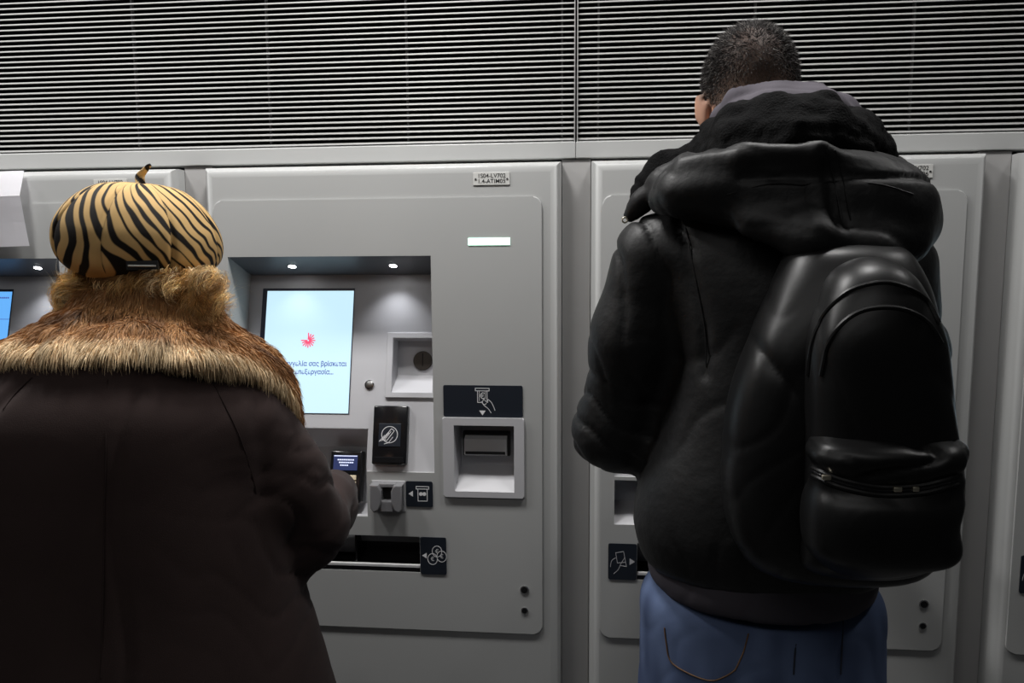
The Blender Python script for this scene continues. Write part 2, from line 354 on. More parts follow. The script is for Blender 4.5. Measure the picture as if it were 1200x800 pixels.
    for dx, dz in ((0.001, 0.011), (-0.010, -0.008), (0.012, -0.001)):
        stroke(bm, [(X + dx + 0.0115 * math.cos(a), Z + dz + 0.0135 * math.sin(a)) for a in np.linspace(0, 2 * math.pi, 19)[:-1]], 0.0014, y, None, True)
        text(bm, '€', 0.014, X + dx, Z + dz, y)
    prism(bm, [(X - 0.035, Z), (X - 0.024, Z + 0.007), (X - 0.024, Z - 0.007)], 'y', y - 0.0003, y); obj('coin_symbol', bm, M['line'], lb)
    lb = label('ticket_label', 0.043, 0.108, 0.669, 0.755); bm = bmesh.new(); X, Z = 0.070, 0.713
    stroke(bm, [(X - 0.010, Z + 0.020), (X + 0.008, Z + 0.024), (X + 0.013, Z - 0.002), (X - 0.006, Z - 0.004), ], 0.0012, y, None, True)
    stroke(bm, catmull([(X - 0.022, Z - 0.014), (X - 0.019, Z + 0.001), (X - 0.010, Z + 0.008)], 5), 0.0012, y)
    stroke(bm, catmull([(X - 0.014, Z - 0.030), (X - 0.004, Z - 0.020), (X + 0.002, Z - 0.006), (X + 0.010, Z + 0.008)], 5), 0.0012, y)
    stroke(bm, [(X + 0.001, Z - 0.010), (X + 0.015, Z - 0.012), (X + 0.013, Z - 0.002)], 0.0012, y)
    prism(bm, [(X + 0.034, Z), (X + 0.022, Z + 0.008), (X + 0.022, Z - 0.008)], 'y', y - 0.0003, y); obj('ticket_symbol', bm, M['line_dim'], lb)
    # banknote unit
    bm = bmesh.new(); prism(bm, rrect(0.557, 0.746, 0.858, 1.0465, 0.004), 'y', -0.011, 0.001, 0.002); bz = obj('banknote_unit', bm, M['surround'], t, True)
    cut(bz, [cbox(0.583, 0.723, -0.05, 0.05, 0.872, 1.0285)])
    bm = bmesh.new()
    prism(bm, [(-0.009, 1.0285), (0.052, 1.022), (0.052, 0.918), (-0.009, 0.872), (0.06, 0.87), (0.06, 1.03)], 'x', 0.583, 0.723)
    prism(bm, [(0.583, -0.009), (0.590, 0.052), (0.583, 0.052)], 'z', 0.872, 1.0285); prism(bm, [(0.723, -0.009), (0.716, 0.052), (0.723, 0.052)], 'z', 0.872, 1.0285)
    obj('funnel', bm, M['surround'], bz)
    bm = bmesh.new(); box(bm, 0.597, 0.709, 0.034, 0.053, 0.946, 1.003, 0.001); ms = obj('bill_mouth', bm, M['black_mat'], bz)
    bm = bmesh.new(); prism(bm, [(0.036, 0.996), (0.016, 0.990), (0.012, 0.954), (0.036, 0.946)], 'x', 0.603, 0.703); obj('bill_guide', bm, M['satin'], ms)
    bm = bmesh.new(); box(bm, 0.606, 0.700, 0.0105, 0.02, 0.9555, 0.9615); obj('bill_slit', bm, M['void'], ms)
    # coin return tray
    bm = bmesh.new(); prism(bm, [(0.0, 0.669), (0.0, 0.6705), (0.086, 0.676), (0.086, 0.7555), (0.0, 0.7565), (0.0, 0.758), (0.0895, 0.758), (0.0895, 0.669)], 'x', 0.1095, 0.496)
    tr = obj('coin_tray', bm, M['tray'], t)
    bm = bmesh.new(); box(bm, 0.110, 0.496, -0.004, 0.004, 0.6795, 0.6865, 0.001); obj('tray_lip', bm, M['satin'], tr)
    bm = bmesh.new(); box(bm, 0.110, 0.496, -0.0035, 0.003, 0.6695, 0.6795, 0.0005); obj('tray_sill', bm, M['black_gloss'], tr)
    bm = bmesh.new(); prism(bm, [(0.030, 0.756), (0.034, 0.756), (0.052, 0.722), (0.048, 0.722)], 'x', 0.340, 0.4955); prism(bm, [(0.012, 0.756), (0.016, 0.756), (0.058, 0.69), (0.054, 0.69)], 'x', 0.112, 0.336); obj('tray_flap', bm, M['clear'], tr)
    bm = bmesh.new(); box(bm, 0.336, 0.340, 0.006, 0.085, 0.6865, 0.757); obj('tray_divider', bm, M['black_gloss'], tr)
    # small outlet on the far left
    bm = bmesh.new(); prism(bm, [(-0.003, 0.800), (0.055, 0.838), (0.055, 0.9), (-0.003, 0.905), (0.06, 0.906), (0.06, 0.799)], 'x', 0.056, 0.115); obj('receipt_outlet', bm, M['surround'], t)
    # locks, status lamp
    for z, r in ((0.635, 0.0105), (0.584, 0.0085)):
        bm = bmesh.new(); disc(bm, 0.745, z, r, -0.0065, -0.003, 24, 0.0008); lk = obj('lock', bm, M['chrome'], t, True)
        bm = bmesh.new(); disc(bm, 0.745, z, r * 0.74, -0.0072, -0.005, 20); box(bm, 0.744, 0.746, -0.0078, -0.007, z - r * 0.4, z + r * 0.4); obj('keyhole', bm, M['black_gloss'], lk)
    bm = bmesh.new(); box(bm, 0.6215, 0.716, -0.0062, -0.003, 1.4405, 1.4565, 0.0004); obj('status_light', bm, M['status'], t)
    return t, scr
def nameplate(t, lines):
    bm = bmesh.new(); box(bm, 0.634, 0.716, -0.002, 0.001, 1.5735, 1.6015, 0.0004); p = obj('nameplate', bm, M['plate'], t)
    bm = bmesh.new()
    for k, s in enumerate(lines): text(bm, s, 0.0128, 0.6755, 1.5935 - 0.0118 * k, -0.0021, sx=1.02, bold=0.0001)
    obj('lettering', bm, M['ink'], p)
    for x in (0.6395, 0.7105):
        bm = bmesh.new(); disc(bm, x, 1.5865, 0.0022, -0.003, 0, 12); obj('screw', bm, M['ink'], p)
def face(scr, name, m, u0=0.1005, u1=0.3200, v0=0.1345, v1=0.4345):
    bm = bmesh.new(); box(bm, u0, u1, -0.0020, -0.0005, v0, v1, 0, 2, tilt); return obj(name, bm, m, scr)

mach = []
proto, proto_screen = build_machine()
LBL = ['grey ticket machine at the left edge, paper sheet hanging on it, blue menu screen',
       'grey ticket machine with bright waiting-message screen, beside the person in fur collar',
       'grey ticket machine behind the man with the black backpack',
       'grey ticket machine cut off at the right edge of the photo']
for i in range(4):
    t = proto if i == 3 else copy_tree(proto)
    t.location = (X0[i], 0, 0)
    tag(t, LBL[i], 'ticket machine', 'ticket machines along the wall'); mach.append(t)
for i, t in enumerate(mach):
    nameplate(t, ('1S04-LV702', '1.4-ATIM0%d' % (4 + i)))
    scr = [k for k in bpy.data.objects if k.parent == t and k.name.startswith('screen') and not k.name.startswith('screen_s')][0]
    if i == 1:
        face(scr, 'display', M['scr'])
        bm = bmesh.new(); X, Z = 0.2115, 0.311
        for k in range(13):
            a = math.radians(90 - k * 22.5); r = 0.0200 if k % 2 == 0 else 0.0180
            if k < 3: r *= 1.05
            stroke(bm, [(X + 0.003 * math.cos(a), Z + 0.003 * math.sin(a)), (X + r * 0.85 * math.cos(a), Z + r * 0.85 * math.sin(a))], 0.0029, -0.0021, tilt)
        obj('display_logo', bm, M['scr_pink'], scr)
        bm = bmesh.new(); text(bm, 'Η пαραγγελία σας βρίσкεται', 0.0165, 0.3105, 0.2535, -0.0021, 'RIGHT', tilt, sx=0.86, bold=0.00032)
        text(bm, 'υпό εпεξεργασία...', 0.0165, 0.279, 0.2335, -0.0021, 'RIGHT', tilt, sx=0.86, bold=0.00032); obj('display_text', bm, M['scr_text'], scr)
    else:
        face(scr, 'display', M['scr_blue'] if i == 0 else M['scr'])
        bm = bmesh.new()
        for k in range(3): box(bm, 0.125, 0.294 , -0.0024, -0.0015, 0.15 + 0.07 * k, 0.2 + 0.07 * k, 0.0002, 2, tilt)
        obj('display_buttons', bm, M['scr_white'], scr)
        bm = bmesh.new(); box(bm, 0.1005, 0.32, -0.0024, -0.0015, 0.362, 0.3635, 0, 2, tilt)
        for q in np.arange(0.225, 0.312, 0.0056): box(bm, q, q + 0.0042, -0.0024, -0.0015, 0.4165, 0.4205, 0, 2, tilt)
        obj('display_text', bm, M['scr_text'], scr)
# sheet of paper hung over the top of the left machine
bm = bmesh.new()
pl = at(-75, 202, -0.004); prs = [(28.5, 200, -0.004), (26.2, 214, -0.020), (23.5, 228, -0.034), (24.5, 232, -0.0345), (29.5, 260, -0.026), (35, 288, -0.020)]; pls = [(-75, 203, -0.004), (-75, 217, -0.020), (-75, 231, -0.034), (-75, 235, -0.0345), (-75, 263, -0.026), (-75, 292, -0.020)]
R0 = catmull([at(*p) for p in prs], 3); L0 = catmull([at(*p) for p in pls], 3)
rows = []
for a, b in zip(L0, R0): rows.append([bm.verts.new(a + (b - a) * k / 8 + np.array((0, -0.002 * math.sin(k * 1.1), 0))) for k in range(9)])
for a, b in zip(rows[:-1], rows[1:]):
    for k in range(8): bm.faces.new((a[k], a[k + 1], b[k + 1], b[k]))
bmesh.ops.solidify(bm, geom=bm.faces[:], thickness=0.0008)
tag(obj('paper_sheet', bm, M['paper'], None), 'white sheet of paper with a crease, hanging on the machine at the left edge', 'paper')
# ------------------------------------------------------------------ soft shapes: smooth-blended solids meshed as one surface
def vlen(x, y, z): return np.sqrt(x * x + y * y + z * z)
def vnoise(P, freq, seed=0):
    """smooth value noise in [-1, 1] at points P (n, 3)"""
    Q = np.asarray(P, np.float64) * freq + seed * 17.31; I = np.floor(Q).astype(np.int64); F = Q - I; F = F * F * (3 - 2 * F)
    def h(i, j, k):
        n = (i * 374761393 + j * 668265263 + k * 2147483647 + seed * 1442695) & 0x7fffffff
        n = ((n ^ (n >> 13)) * 1274126177) & 0x7fffffff; n = (n ^ (n >> 16)) & 0xffff
        return n / 32767.5 - 1.0
    x, y, z = I.T; fx, fy, fz = F.T; r = 0
    for a in (0, 1):
        for b in (0, 1):
            for c in (0, 1):
                r = r + h(x + a, y + b, z + c) * (fx if a else 1 - fx) * (fy if b else 1 - fy) * (fz if c else 1 - fz)
    return r
def rotm(rx=0, ry=0, rz=0):
    return np.array(Matrix.Rotation(math.radians(rz), 3, 'Z') @ Matrix.Rotation(math.radians(ry), 3, 'Y') @ Matrix.Rotation(math.radians(rx), 3, 'X'))
class Solid:
    def __init__(s, lo, hi, res):
        s.lo = np.array(lo, float); s.res = res; s.n = np.maximum(2, np.ceil((np.array(hi) - s.lo) / res).astype(int) + 1)
        s.ax = [(s.lo[i] + res * np.arange(s.n[i])).astype(np.float32) for i in range(3)]
        s.d = np.full(s.n, 1.0, np.float32)
    def put(s, f, blo, bhi, k=0.01, op='u'):
        pad = 2.5 * k + 2 * s.res
        i0 = np.clip(np.floor((np.array(blo) - pad - s.lo) / s.res).astype(int), 0, s.n); i1 = np.clip(np.ceil((np.array(bhi) + pad - s.lo) / s.res).astype(int) + 1, 0, s.n)
        if (i1 <= i0).any(): return
        X = s.ax[0][i0[0]:i1[0], None, None]; Y = s.ax[1][None, i0[1]:i1[1], None]; Z = s.ax[2][None, None, i0[2]:i1[2]]
        v = f(X, Y, Z).astype(np.float32); S = s.d[i0[0]:i1[0], i0[1]:i1[1], i0[2]:i1[2]]
        if op == 'u':
            h = np.maximum(k - np.abs(S - v), 0) / k; S[...] = np.minimum(S, v) - h * h * k * 0.25
        else:
            h = np.maximum(k - np.abs(S + v), 0) / k; S[...] = np.maximum(S, -v) + h * h * k * 0.25
    def cone(s, a, b, r1, r2=None, k=0.02, op='u', scl=(1, 1, 1)):
        r2 = r1 if r2 is None else r2; q = np.array(scl, float); a = np.array(a, float); b = np.array(b, float)
        A = a / q; BA = b / q - A; L2 = max(float(BA @ BA), 1e-9); m = float(q.min())
        def f(X, Y, Z):
            x, y, z = X / q[0] - A[0], Y / q[1] - A[1], Z / q[2] - A[2]
            h = np.clip((x * BA[0] + y * BA[1] + z * BA[2]) / L2, 0, 1)
            return (vlen(x - BA[0] * h, y - BA[1] * h, z - BA[2] * h) - (r1 + (r2 - r1) * h)) * m
        R = max(r1, r2) * q; s.put(f, np.minimum(a, b) - R, np.maximum(a, b) + R, k, op)
    def chain(s, pts, rad, k=0.02, op='u', scl=(1, 1, 1)):
        rad = rad if hasattr(rad, '__len__') else [rad] * len(pts)
        for i in range(len(pts) - 1): s.cone(pts[i], pts[i + 1], rad[i], rad[i + 1], k, op, scl)
    def ell(s, c, r, R=None, k=0.02, op='u'):
        c = np.array(c, float); r = np.array(r, float); R = np.eye(3) if R is None else R
        def f(X, Y, Z):
            x, y, z = X - c[0], Y - c[1], Z - c[2]
            u = [(R[0, i] * x + R[1, i] * y + R[2, i] * z) for i in range(3)]
            k0 = vlen(u[0] / r[0], u[1] / r[1], u[2] / r[2]); k1 = vlen(u[0] / r[0] ** 2, u[1] / r[1] ** 2, u[2] / r[2] ** 2)
            return k0 * (k0 - 1) / np.maximum(k1, 1e-6)
        E = np.abs(R) @ r; s.put(f, c - E, c + E, k, op)
    def block(s, c, h, r=0.01, R=None, k=0.01, op='u'):
        c = np.array(c, float); h = np.array(h, float) - r; R = np.eye(3) if R is None else R
        def f(X, Y, Z):
            x, y, z = X - c[0], Y - c[1], Z - c[2]
            q = [np.abs(R[0, i] * x + R[1, i] * y + R[2, i] * z) - h[i] for i in range(3)]
            return vlen(*[np.maximum(v, 0) for v in q]) + np.minimum(np.maximum(np.maximum(q[0], q[1]), q[2]), 0) - r
        E = np.abs(R) @ (h + r); s.put(f, c - E, c + E, k, op)
    def stack(s, rows, n=2.0, k=0.02, op='u', cap=0.0, zlo=None, zhi=None):
        """rows (z, cx, cy, rx, ry[, n]) lofted with smooth interpolation; zlo / zhi: functions z(x, y) that trim the ends"""
        rows = np.array(sorted(rows), float); z = rows[:, 0]; t = np.arange(len(z))
        dense = np.array(catmull(rows, 6)); dz = dense[:, 0]; o = np.argsort(dz)
        def f(X, Y, Z):
            zz = Z.ravel(); g = [np.interp(zz, dz[o], dense[o, i])[None, None, :] for i in range(1, dense.shape[1])]
            cx, cy, rx, ry = g[:4]; e = g[4] if len(g) > 4 else n
            u = np.abs((X - cx) / rx); w = np.abs((Y - cy) / ry)
            kk = np.maximum((u ** e + w ** e), 1e-9) ** (1 / e)
            gx = (u / kk) ** (e - 1) / rx; gy = (w / kk) ** (e - 1) / ry
            d = (kk - 1) / np.maximum(np.sqrt(gx * gx + gy * gy), 1e-3)
            d = np.where(kk < 0.3, -np.minimum(rx, ry) * 0.7, d)
            lo = (zlo(X, Y) if zlo else z[0]) - Z; hi = Z - (zhi(X, Y) if zhi else z[-1])
            c = max(cap, 1e-4)
            def sm(a, b):
                h = np.maximum(c - np.abs(a - b), 0) / c; return np.maximum(a, b) + h * h * c * 0.25
            return sm(sm(d, lo), hi)
        lo = np.array(((rows[:, 1] - rows[:, 3]).min(), (rows[:, 2] - rows[:, 4]).min(), z[0])); hi = np.array(((rows[:, 1] + rows[:, 3]).max(), (rows[:, 2] + rows[:, 4]).max(), z[-1]))
        s.put(f, lo, hi, k, op)
    def net(s, smooth=2):
        d = s.d; neg = d < 0; nx, ny, nz = d.shape
        cnt = sum(neg[a:nx - 1 + a, b:ny - 1 + b, c:nz - 1 + c].astype(np.int8) for a in (0, 1) for b in (0, 1) for c in (0, 1))
        I = np.argwhere((cnt > 0) & (cnt < 8)); idx = np.full((nx - 1, ny - 1, nz - 1), -1, np.int64); idx[tuple(I.T)] = np.arange(len(I))
        acc = np.zeros((len(I), 3)); num = np.zeros(len(I))
        cor = [(a, b, c) for a in (0, 1) for b in (0, 1) for c in (0, 1)]; val = {c: d[I[:, 0] + c[0], I[:, 1] + c[1], I[:, 2] + c[2]] for c in cor}
        for c in cor:
            for ax in range(3):
                if c[ax] == 0:
                    e = list(c); e[ax] = 1; e = tuple(e); v0, v1 = val[c], val[e]; x = (v0 < 0) != (v1 < 0)
                    t = np.where(x, v0 / np.where(x, v0 - v1, 1), 0); p = np.tile(np.array(c, float), (len(I), 1)); p[:, ax] = t
                    acc += p * x[:, None]; num += x
        V = s.lo + (I + acc / num[:, None]) * s.res; Q = []
        for ax in range(3):
            u, w = [a for a in range(3) if a != ax]
            sl0 = [slice(1, -1)] * 3; sl1 = [slice(1, -1)] * 3; sl0[ax] = slice(0, -1); sl1[ax] = slice(1, None)
            a, b = neg[tuple(sl0)], neg[tuple(sl1)]; E = np.argwhere(a != b)
            if not len(E): continue
            fl = a[tuple(E.T)]; E = E + 1; E[:, ax] -= 1
            def g(du, dw):
                F = E.copy(); F[:, u] -= du; F[:, w] -= dw; return idx[tuple(F.T)]
            q = np.stack([g(1, 1), g(0, 1), g(0, 0), g(1, 0)], 1)
            if ax == 1: fl = ~fl
            q[~fl] = q[~fl][:, ::-1]; Q.append(q)
        Q = np.concatenate(Q); s.V, s.Q = V, Q
        for _ in range(smooth): s.V = relax(s.V, s.Q)
        return s.V, s.Q
def relax(V, Q, w=0.5):
    a = np.concatenate([Q[:, i] for i in range(4)]); b = np.concatenate([Q[:, (i + 1) % 4] for i in range(4)])
    n = len(V); deg = np.bincount(a, minlength=n) + np.bincount(b, minlength=n)
    S = np.stack([np.bincount(a, V[b, i], n) + np.bincount(b, V[a, i], n) for i in range(3)], 1) / np.maximum(deg, 1)[:, None]
    return V * (1 - w) + S * w
def vnormals(V, Q):
    N = np.cross(V[Q[:, 2]] - V[Q[:, 0]], V[Q[:, 3]] - V[Q[:, 1]]); out = np.zeros_like(V)
    for i in range(4):
        for c in range(3): out[:, c] += np.bincount(Q[:, i], N[:, c], len(V))
    return out / np.maximum(np.linalg.norm(out, axis=1), 1e-12)[:, None]
def quad_mesh(name, V, Q, m, parent=None, colors=None, smooth=True, loc=None):
    if loc is not None: V = V - np.array(loc)
    me = bpy.data.meshes.new(name); nf = len(Q); k = Q.shape[1]
    me.vertices.add(len(V)); me.vertices.foreach_set('co', np.ascontiguousarray(V, np.float32).ravel())
    me.loops.add(nf * k); me.loops.foreach_set('vertex_index', np.ascontiguousarray(Q, np.int32).ravel())
    me.polygons.add(nf); me.polygons.foreach_set('loop_start', np.arange(0, nf * k, k, dtype=np.int32))
    if smooth: me.polygons.foreach_set('use_smooth', np.ones(nf, bool))
    me.update(calc_edges=True)
    if colors is not None:
        ca = me.color_attributes.new('Col', 'FLOAT_COLOR', 'POINT'); C4 = np.ones((len(V), 4), np.float32); C4[:, :3] = colors
        ca.data.foreach_set('color', C4.ravel())
    me.validate()
    return link(name, me, m, parent)
def solid(name, s, m, parent=None, smooth=2, disp=None, colors=None, loc=None):
    V, Q = s.net(smooth)
    if disp is not None:
        N = vnormals(V, Q); V = V + N * disp(V, N)[:, None]; V = relax(V, Q, 0.15)
    return quad_mesh(name, V, Q, m, parent, colors(V, vnormals(V, Q)) if colors else None, True, loc)
def folds(P, dirn, freq, warp=0.8, wf=6.0, seed=0):
    """cloth creases: sharp valleys between soft rolls, in [-1, 0]"""
    ph = freq * (P @ np.array(dirn, float)) + warp * vnoise(P, wf, seed) + 0.5 * warp * vnoise(P, wf * 2.3, seed + 1)
    r = 1 - np.abs(np.sin(np.pi * ph)); return -r * r * r
def mask(P, wf, seed, lo=-0.1, hi=0.5):
    t = np.clip((vnoise(P, wf, seed) - lo) / (hi - lo), 0, 1); return t * t * (3 - 2 * t)
def sstep(x, a, b):
    t = np.clip((x - a) / (b - a), 0, 1); return t * t * (3 - 2 * t)
def ridge_line(P, pts, w, axes=(0, 2)):
    """closeness (1 on the line .. 0 at w) of P to a polyline seen along the remaining axis"""
    X = P[:, list(axes)]; best = np.full(len(P), 1e9); pts = np.array(pts)[:, list(axes)]
    for a, b in zip(pts[:-1], pts[1:]):
        ab = b - a; t = np.clip(((X - a) @ ab) / max(ab @ ab, 1e-12), 0, 1); best = np.minimum(best, np.linalg.norm(X - a - t[:, None] * ab, axis=1))
    return np.exp(-(best / w) ** 2)
def strands(roots, dirs, length, width, seg, bend, col, jitter=0.15, curl=None):
    """tapered ribbons: roots (n,3), dirs (n,3), length (n,), bend (n,3) added along the strand; returns V, Q, colours"""
    n = len(roots); t = np.linspace(0, 1, seg + 1); side = np.cross(dirs, rng.normal(size=(n, 3))); side /= np.linalg.norm(side, axis=1)[:, None]
    V = np.zeros((n, seg + 1, 2, 3)); 
    for i, u in enumerate(t):
        p = roots + dirs * (length * u)[:, None] + bend * (length * u * u)[:, None]
        if curl is not None: p = p + curl(u)
        wd = (width * (1 - 0.85 * u ** 1.5))[:, None] * 0.5
        V[:, i, 0] = p - side * wd; V[:, i, 1] = p + side * wd
    b = (np.arange(n) * (seg + 1) * 2)[:, None]; i = np.arange(seg) * 2
    Q = np.stack([b + i, b + i + 1, b + i + 3, b + i + 2], -1).reshape(-1, 4)
    C = np.repeat(col, (seg + 1) * 2, axis=0)
    return V.reshape(-1, 3), Q, C
def sample(V, Q, n, weight=None):
    A = np.linalg.norm(np.cross(V[Q[:, 2]] - V[Q[:, 0]], V[Q[:, 3]] - V[Q[:, 1]]), axis=1)
    if weight is not None: A = A * weight(V[Q].mean(1))
    i = rng.choice(len(Q), n, p=A / A.sum()); u, v = rng.random((2, n, 1)); q = V[Q[i]]
    P = (q[:, 0] * (1 - u) + q[:, 1] * u) * (1 - v) + (q[:, 3] * (1 - u) + q[:, 2] * u) * v
    N = vnormals(V, Q)[Q[i]].mean(1); return P, N / np.linalg.norm(N, axis=1)[:, None]
def join(*parts):
    Vs, Qs, Cs, o = [], [], [], 0
    for V, Q, C in parts: Vs.append(V); Qs.append(Q + o); Cs.append(C); o += len(V)
    return np.concatenate(Vs), np.concatenate(Qs), np.concatenate(Cs)

# ------------------------------------------------------------------ people
M['skin'] = mat('skin', (0.42, 0.22, 0.15), 0.6, spec=0.25, bump=(300, 0.1, 0.001), attr='Col')
M['coat'] = mat('dark brown wool', (0.042, 0.0285, 0.0268), 0.9, spec=0.1, sheen=0.06, bump=(700, 0.25, 0.001), var=(9, 0.12))
M['fur'] = mat('brown fur', (0.2, 0.1, 0.05), 0.6, spec=0.3, attr='Col')
M['hair'] = mat('hair', (0.2, 0.1, 0.05), 0.42, spec=0.5, attr='Col')
M['hat'] = mat('striped felt', (0.5, 0.33, 0.15), 0.75, spec=0.2, attr='Col', bump=(600, 0.15, 0.0008))
M['nylon'] = mat('black nylon', (0.0095, 0.0095, 0.0098), 0.52, spec=0.32, bump=(34, 0.35, 0.006))
M['short_hair'] = mat('cropped hair', (0.03, 0.03, 0.03), 0.65, spec=0.2, attr='Col')
M['fleece'] = mat('black fleece', (0.0042, 0.0042, 0.0044), 0.95, spec=0.1, bump=(320, 0.7, 0.003))
M['hoodie'] = mat('grey violet jersey', (0.082, 0.074, 0.088), 0.85, spec=0.2, bump=(900, 0.2, 0.0008))
M['denim'] = mat('blue denim', (0.045, 0.075, 0.14), 0.8, spec=0.2, bump=(1200, 0.3, 0.0008), attr='Col')
M['denim_seam'] = mat('denim seam', (0.03, 0.036, 0.055), 0.85)
M['coat_seam'] = mat('coat seam', (0.028, 0.019, 0.018), 0.9, spec=0.1)
M['leather'] = mat('black leather', (0.0045, 0.0045, 0.0047), 0.40, spec=0.32, bump=(90, 0.10, 0.0015))
M['thread'] = mat('orange thread', (0.14, 0.075, 0.035), 0.8)
M['shoe'] = mat('black shoe', (0.01, 0.01, 0.01), 0.4)
M['sole'] = mat('rubber sole', (0.03, 0.03, 0.03), 0.8)
M['purple'] = mat('purple spectacle frame', (0.10, 0.04, 0.22), 0.3)
M['brass'] = mat('zip metal', (0.85, 0.78, 0.62), 0.35, metal=1.0)

def hand(s, wrist, fwd, palm_n, side, r=1.0):
    """palm, four unequal bent fingers and a side thumb; fwd: finger direction, palm_n: palm side, side: thumb side"""
    wrist, f, pn, sd = [np.array(v, float) for v in (wrist, fwd, palm_n, side)]
    f /= np.linalg.norm(f); pn /= np.linalg.norm(pn); sd /= np.linalg.norm(sd)
    for k in range(4):
        o = (1.5 - k) * 0.0185 * r; a = wrist + f * 0.015 * r + sd * o * 0.6; b = wrist + f * 0.082 * r + sd * o
        s.cone(a, b, 0.015 * r, 0.0115 * r, 0.012)
    for k, L in enumerate((0.068, 0.078, 0.072, 0.056)):
        o = (1.5 - k) * 0.0215 * r; b = wrist + f * 0.085 * r + sd * o
        c = b + (f * 0.90 + pn * 0.40) * L * 0.48 * r; d = c + (f * 0.55 + pn * 0.83) * L * 0.34 * r; e = d + (f * 0.2 + pn * 0.97) * L * 0.24 * r
        s.chain([b, c, d, e], [0.0098 * r, 0.0088 * r, 0.0078 * r, 0.0068 * r], 0.003)
    b = wrist + f * 0.022 * r + sd * 0.022 * r; c = b + (f * 0.6 + sd * 0.75 + pn * 0.2) * 0.042 * r; d = c + (f * 0.88 + sd * 0.3 + pn * 0.35) * 0.034 * r; e = d + (f * 0.85 + pn * 0.5) * 0.024 * r
    s.chain([b, c, d, e], [0.0145 * r, 0.012 * r, 0.0105 * r, 0.0085 * r], 0.006)
def head(s, c, R, k=1.0, eo=0.0, es=1.0):
    """skull, jaw, nose, brow, ears; local -Y... the face looks along local +Y"""
    L = lambda x, y, z: c + R @ (np.array((x, y, z), float) * k)
    s.ell(L(0, -0.010, 0.030), np.array((0.074, 0.094, 0.088)) * k, R, 0.02)
    s.ell(L(0, 0.030, -0.045), np.array((0.058, 0.062, 0.070)) * k, R, 0.03)
    s.ell(L(0, 0.062, -0.085), np.array((0.026, 0.022, 0.022)) * k, R, 0.03)
    s.chain([L(0, 0.088, 0.005), L(0, 0.106, -0.030)], [0.008 * k, 0.013 * k], 0.012)
    for q in (-1, 1):
        s.cone(L(q * 0.012, 0.086, 0.016), L(q * 0.040, 0.078, 0.014), 0.010 * k, 0.009 * k, 0.012)
        s.ell(L(q * 0.032, 0.080, -0.004), np.array((0.013, 0.010, 0.010)) * k, R, 0.006, 'd')
        s.ell(L(q * 0.032, 0.075, -0.004), np.array((0.0115, 0.0115, 0.0115)) * k, R, 0.002)
        s.ell(L(q * 0.011, 0.100, -0.034), np.array((0.008, 0.009, 0.007)) * k, R, 0.006)
        if eo: continue
        ear = [L(q * 0.072, -0.004, -0.036 * es), L(q * (0.079 + eo * .5), -0.010, -0.015 * es), L(q * (0.087 + eo), -0.016 - eo * .5, 0.006 * es), L(q * (0.087 + eo), -0.010 - eo * .5, 0.020 * es), L(q * (0.079 + eo * .3), 0.001, 0.016 * es)]
        s.chain(ear, [0.0075 * k, 0.007 * k, 0.0055 * k, 0.005 * k, 0.005 * k], 0.006)
        s.ell(L(q * (0.079 + eo * .6), -0.006, -0.006), np.array((0.004, 0.015, 0.026 * es)) * k, R @ rotm(0, 0, q * -28), 0.008)
    for q in ((-1, 1) if eo else ()):
        s.ell(L(q * 0.090, -0.014, 0.000), np.array((0.0055, 0.017, 0.034)) * k, R @ rotm(4, q * 8, q * -32), 0.005)
        s.ell(L(q * 0.083, -0.006, -0.012), np.array((0.008, 0.010, 0.022)) * k, R, 0.010)
    s.ell(L(0, 0.091, -0.060), np.array((0.022, 0.008, 0.006)) * k, R, 0.005)
    s.ell(L(0, 0.090, -0.070), np.array((0.019, 0.008, 0.006)) * k, R, 0.005)
    s.ell(L(0, 0.099, -0.0645), np.array((0.022, 0.006, 0.0016)) * k, R, 0.003, 'd')
    return L
def shoe(name, heel, toe, parent, h=0.09, w=0.042):
    heel = np.array(heel, float); toe = np.array(toe, float); f = (toe - heel); Ln = np.linalg.norm(f); f /= Ln; up = np.array((0, 0, 1.0))
    lo = np.minimum(heel, toe) - 0.07; hi = np.maximum(heel, toe) + (0.07, 0.07, 0.14); lo[2] = 0
    s = Solid(lo, hi, 0.006); 
    s.chain([heel + f * 0.03 + up * 0.045, heel + f * Ln * 0.5 + up * 0.045, toe - f * 0.045 + up * 0.038], [0.036, w, w], 0.02, scl=(1, 1, 0.9))
    s.chain([heel + f * 0.045 + up * 0.05, heel + f * 0.055 + up * h], [0.036, 0.040], 0.03)
    s.put(lambda X, Y, Z: Z - 0.006 + 0 * X + 0 * Y, lo, hi, 0.002, 'd')
    o = solid(name, s, M['shoe'], parent, 1)
    bm = bmesh.new(); sd = np.array((-f[1], f[0], 0)); n = 20; ring = []
    for k in range(n):
        a = 2 * math.pi * k / n; p = heel + f * (Ln * 0.5 - 0.004 + (Ln * 0.5 + 0.002) * math.cos(a)) + sd * (w + 0.004) * math.sin(a) * (1 + 0.12 * math.cos(a)); ring.append((p[0], p[1]))
    prism(bm, ring, 'z', 0.0005, 0.018, 0.003); obj('sole', bm, M['sole'], o)
from mathutils.bvhtree import BVHTree
def row(py, xl, xr, ry, cy, e=None):
    a, b = at(xl, py, cy), at(xr, py, cy)
    r = ((a[2] + b[2]) / 2, (a[0] + b[0]) / 2, cy, (b[0] - a[0]) / 2, ry)
    return r if e is None else r + (e,)
def bvh_of(*objs):
    V, F = [], []
    for o in objs:
        k = len(V); V += [o.matrix_world @ v.co for v in o.data.vertices]; F += [[k + i for i in p.vertices] for p in o.data.polygons]
    return BVHTree.FromPolygons(V, F)
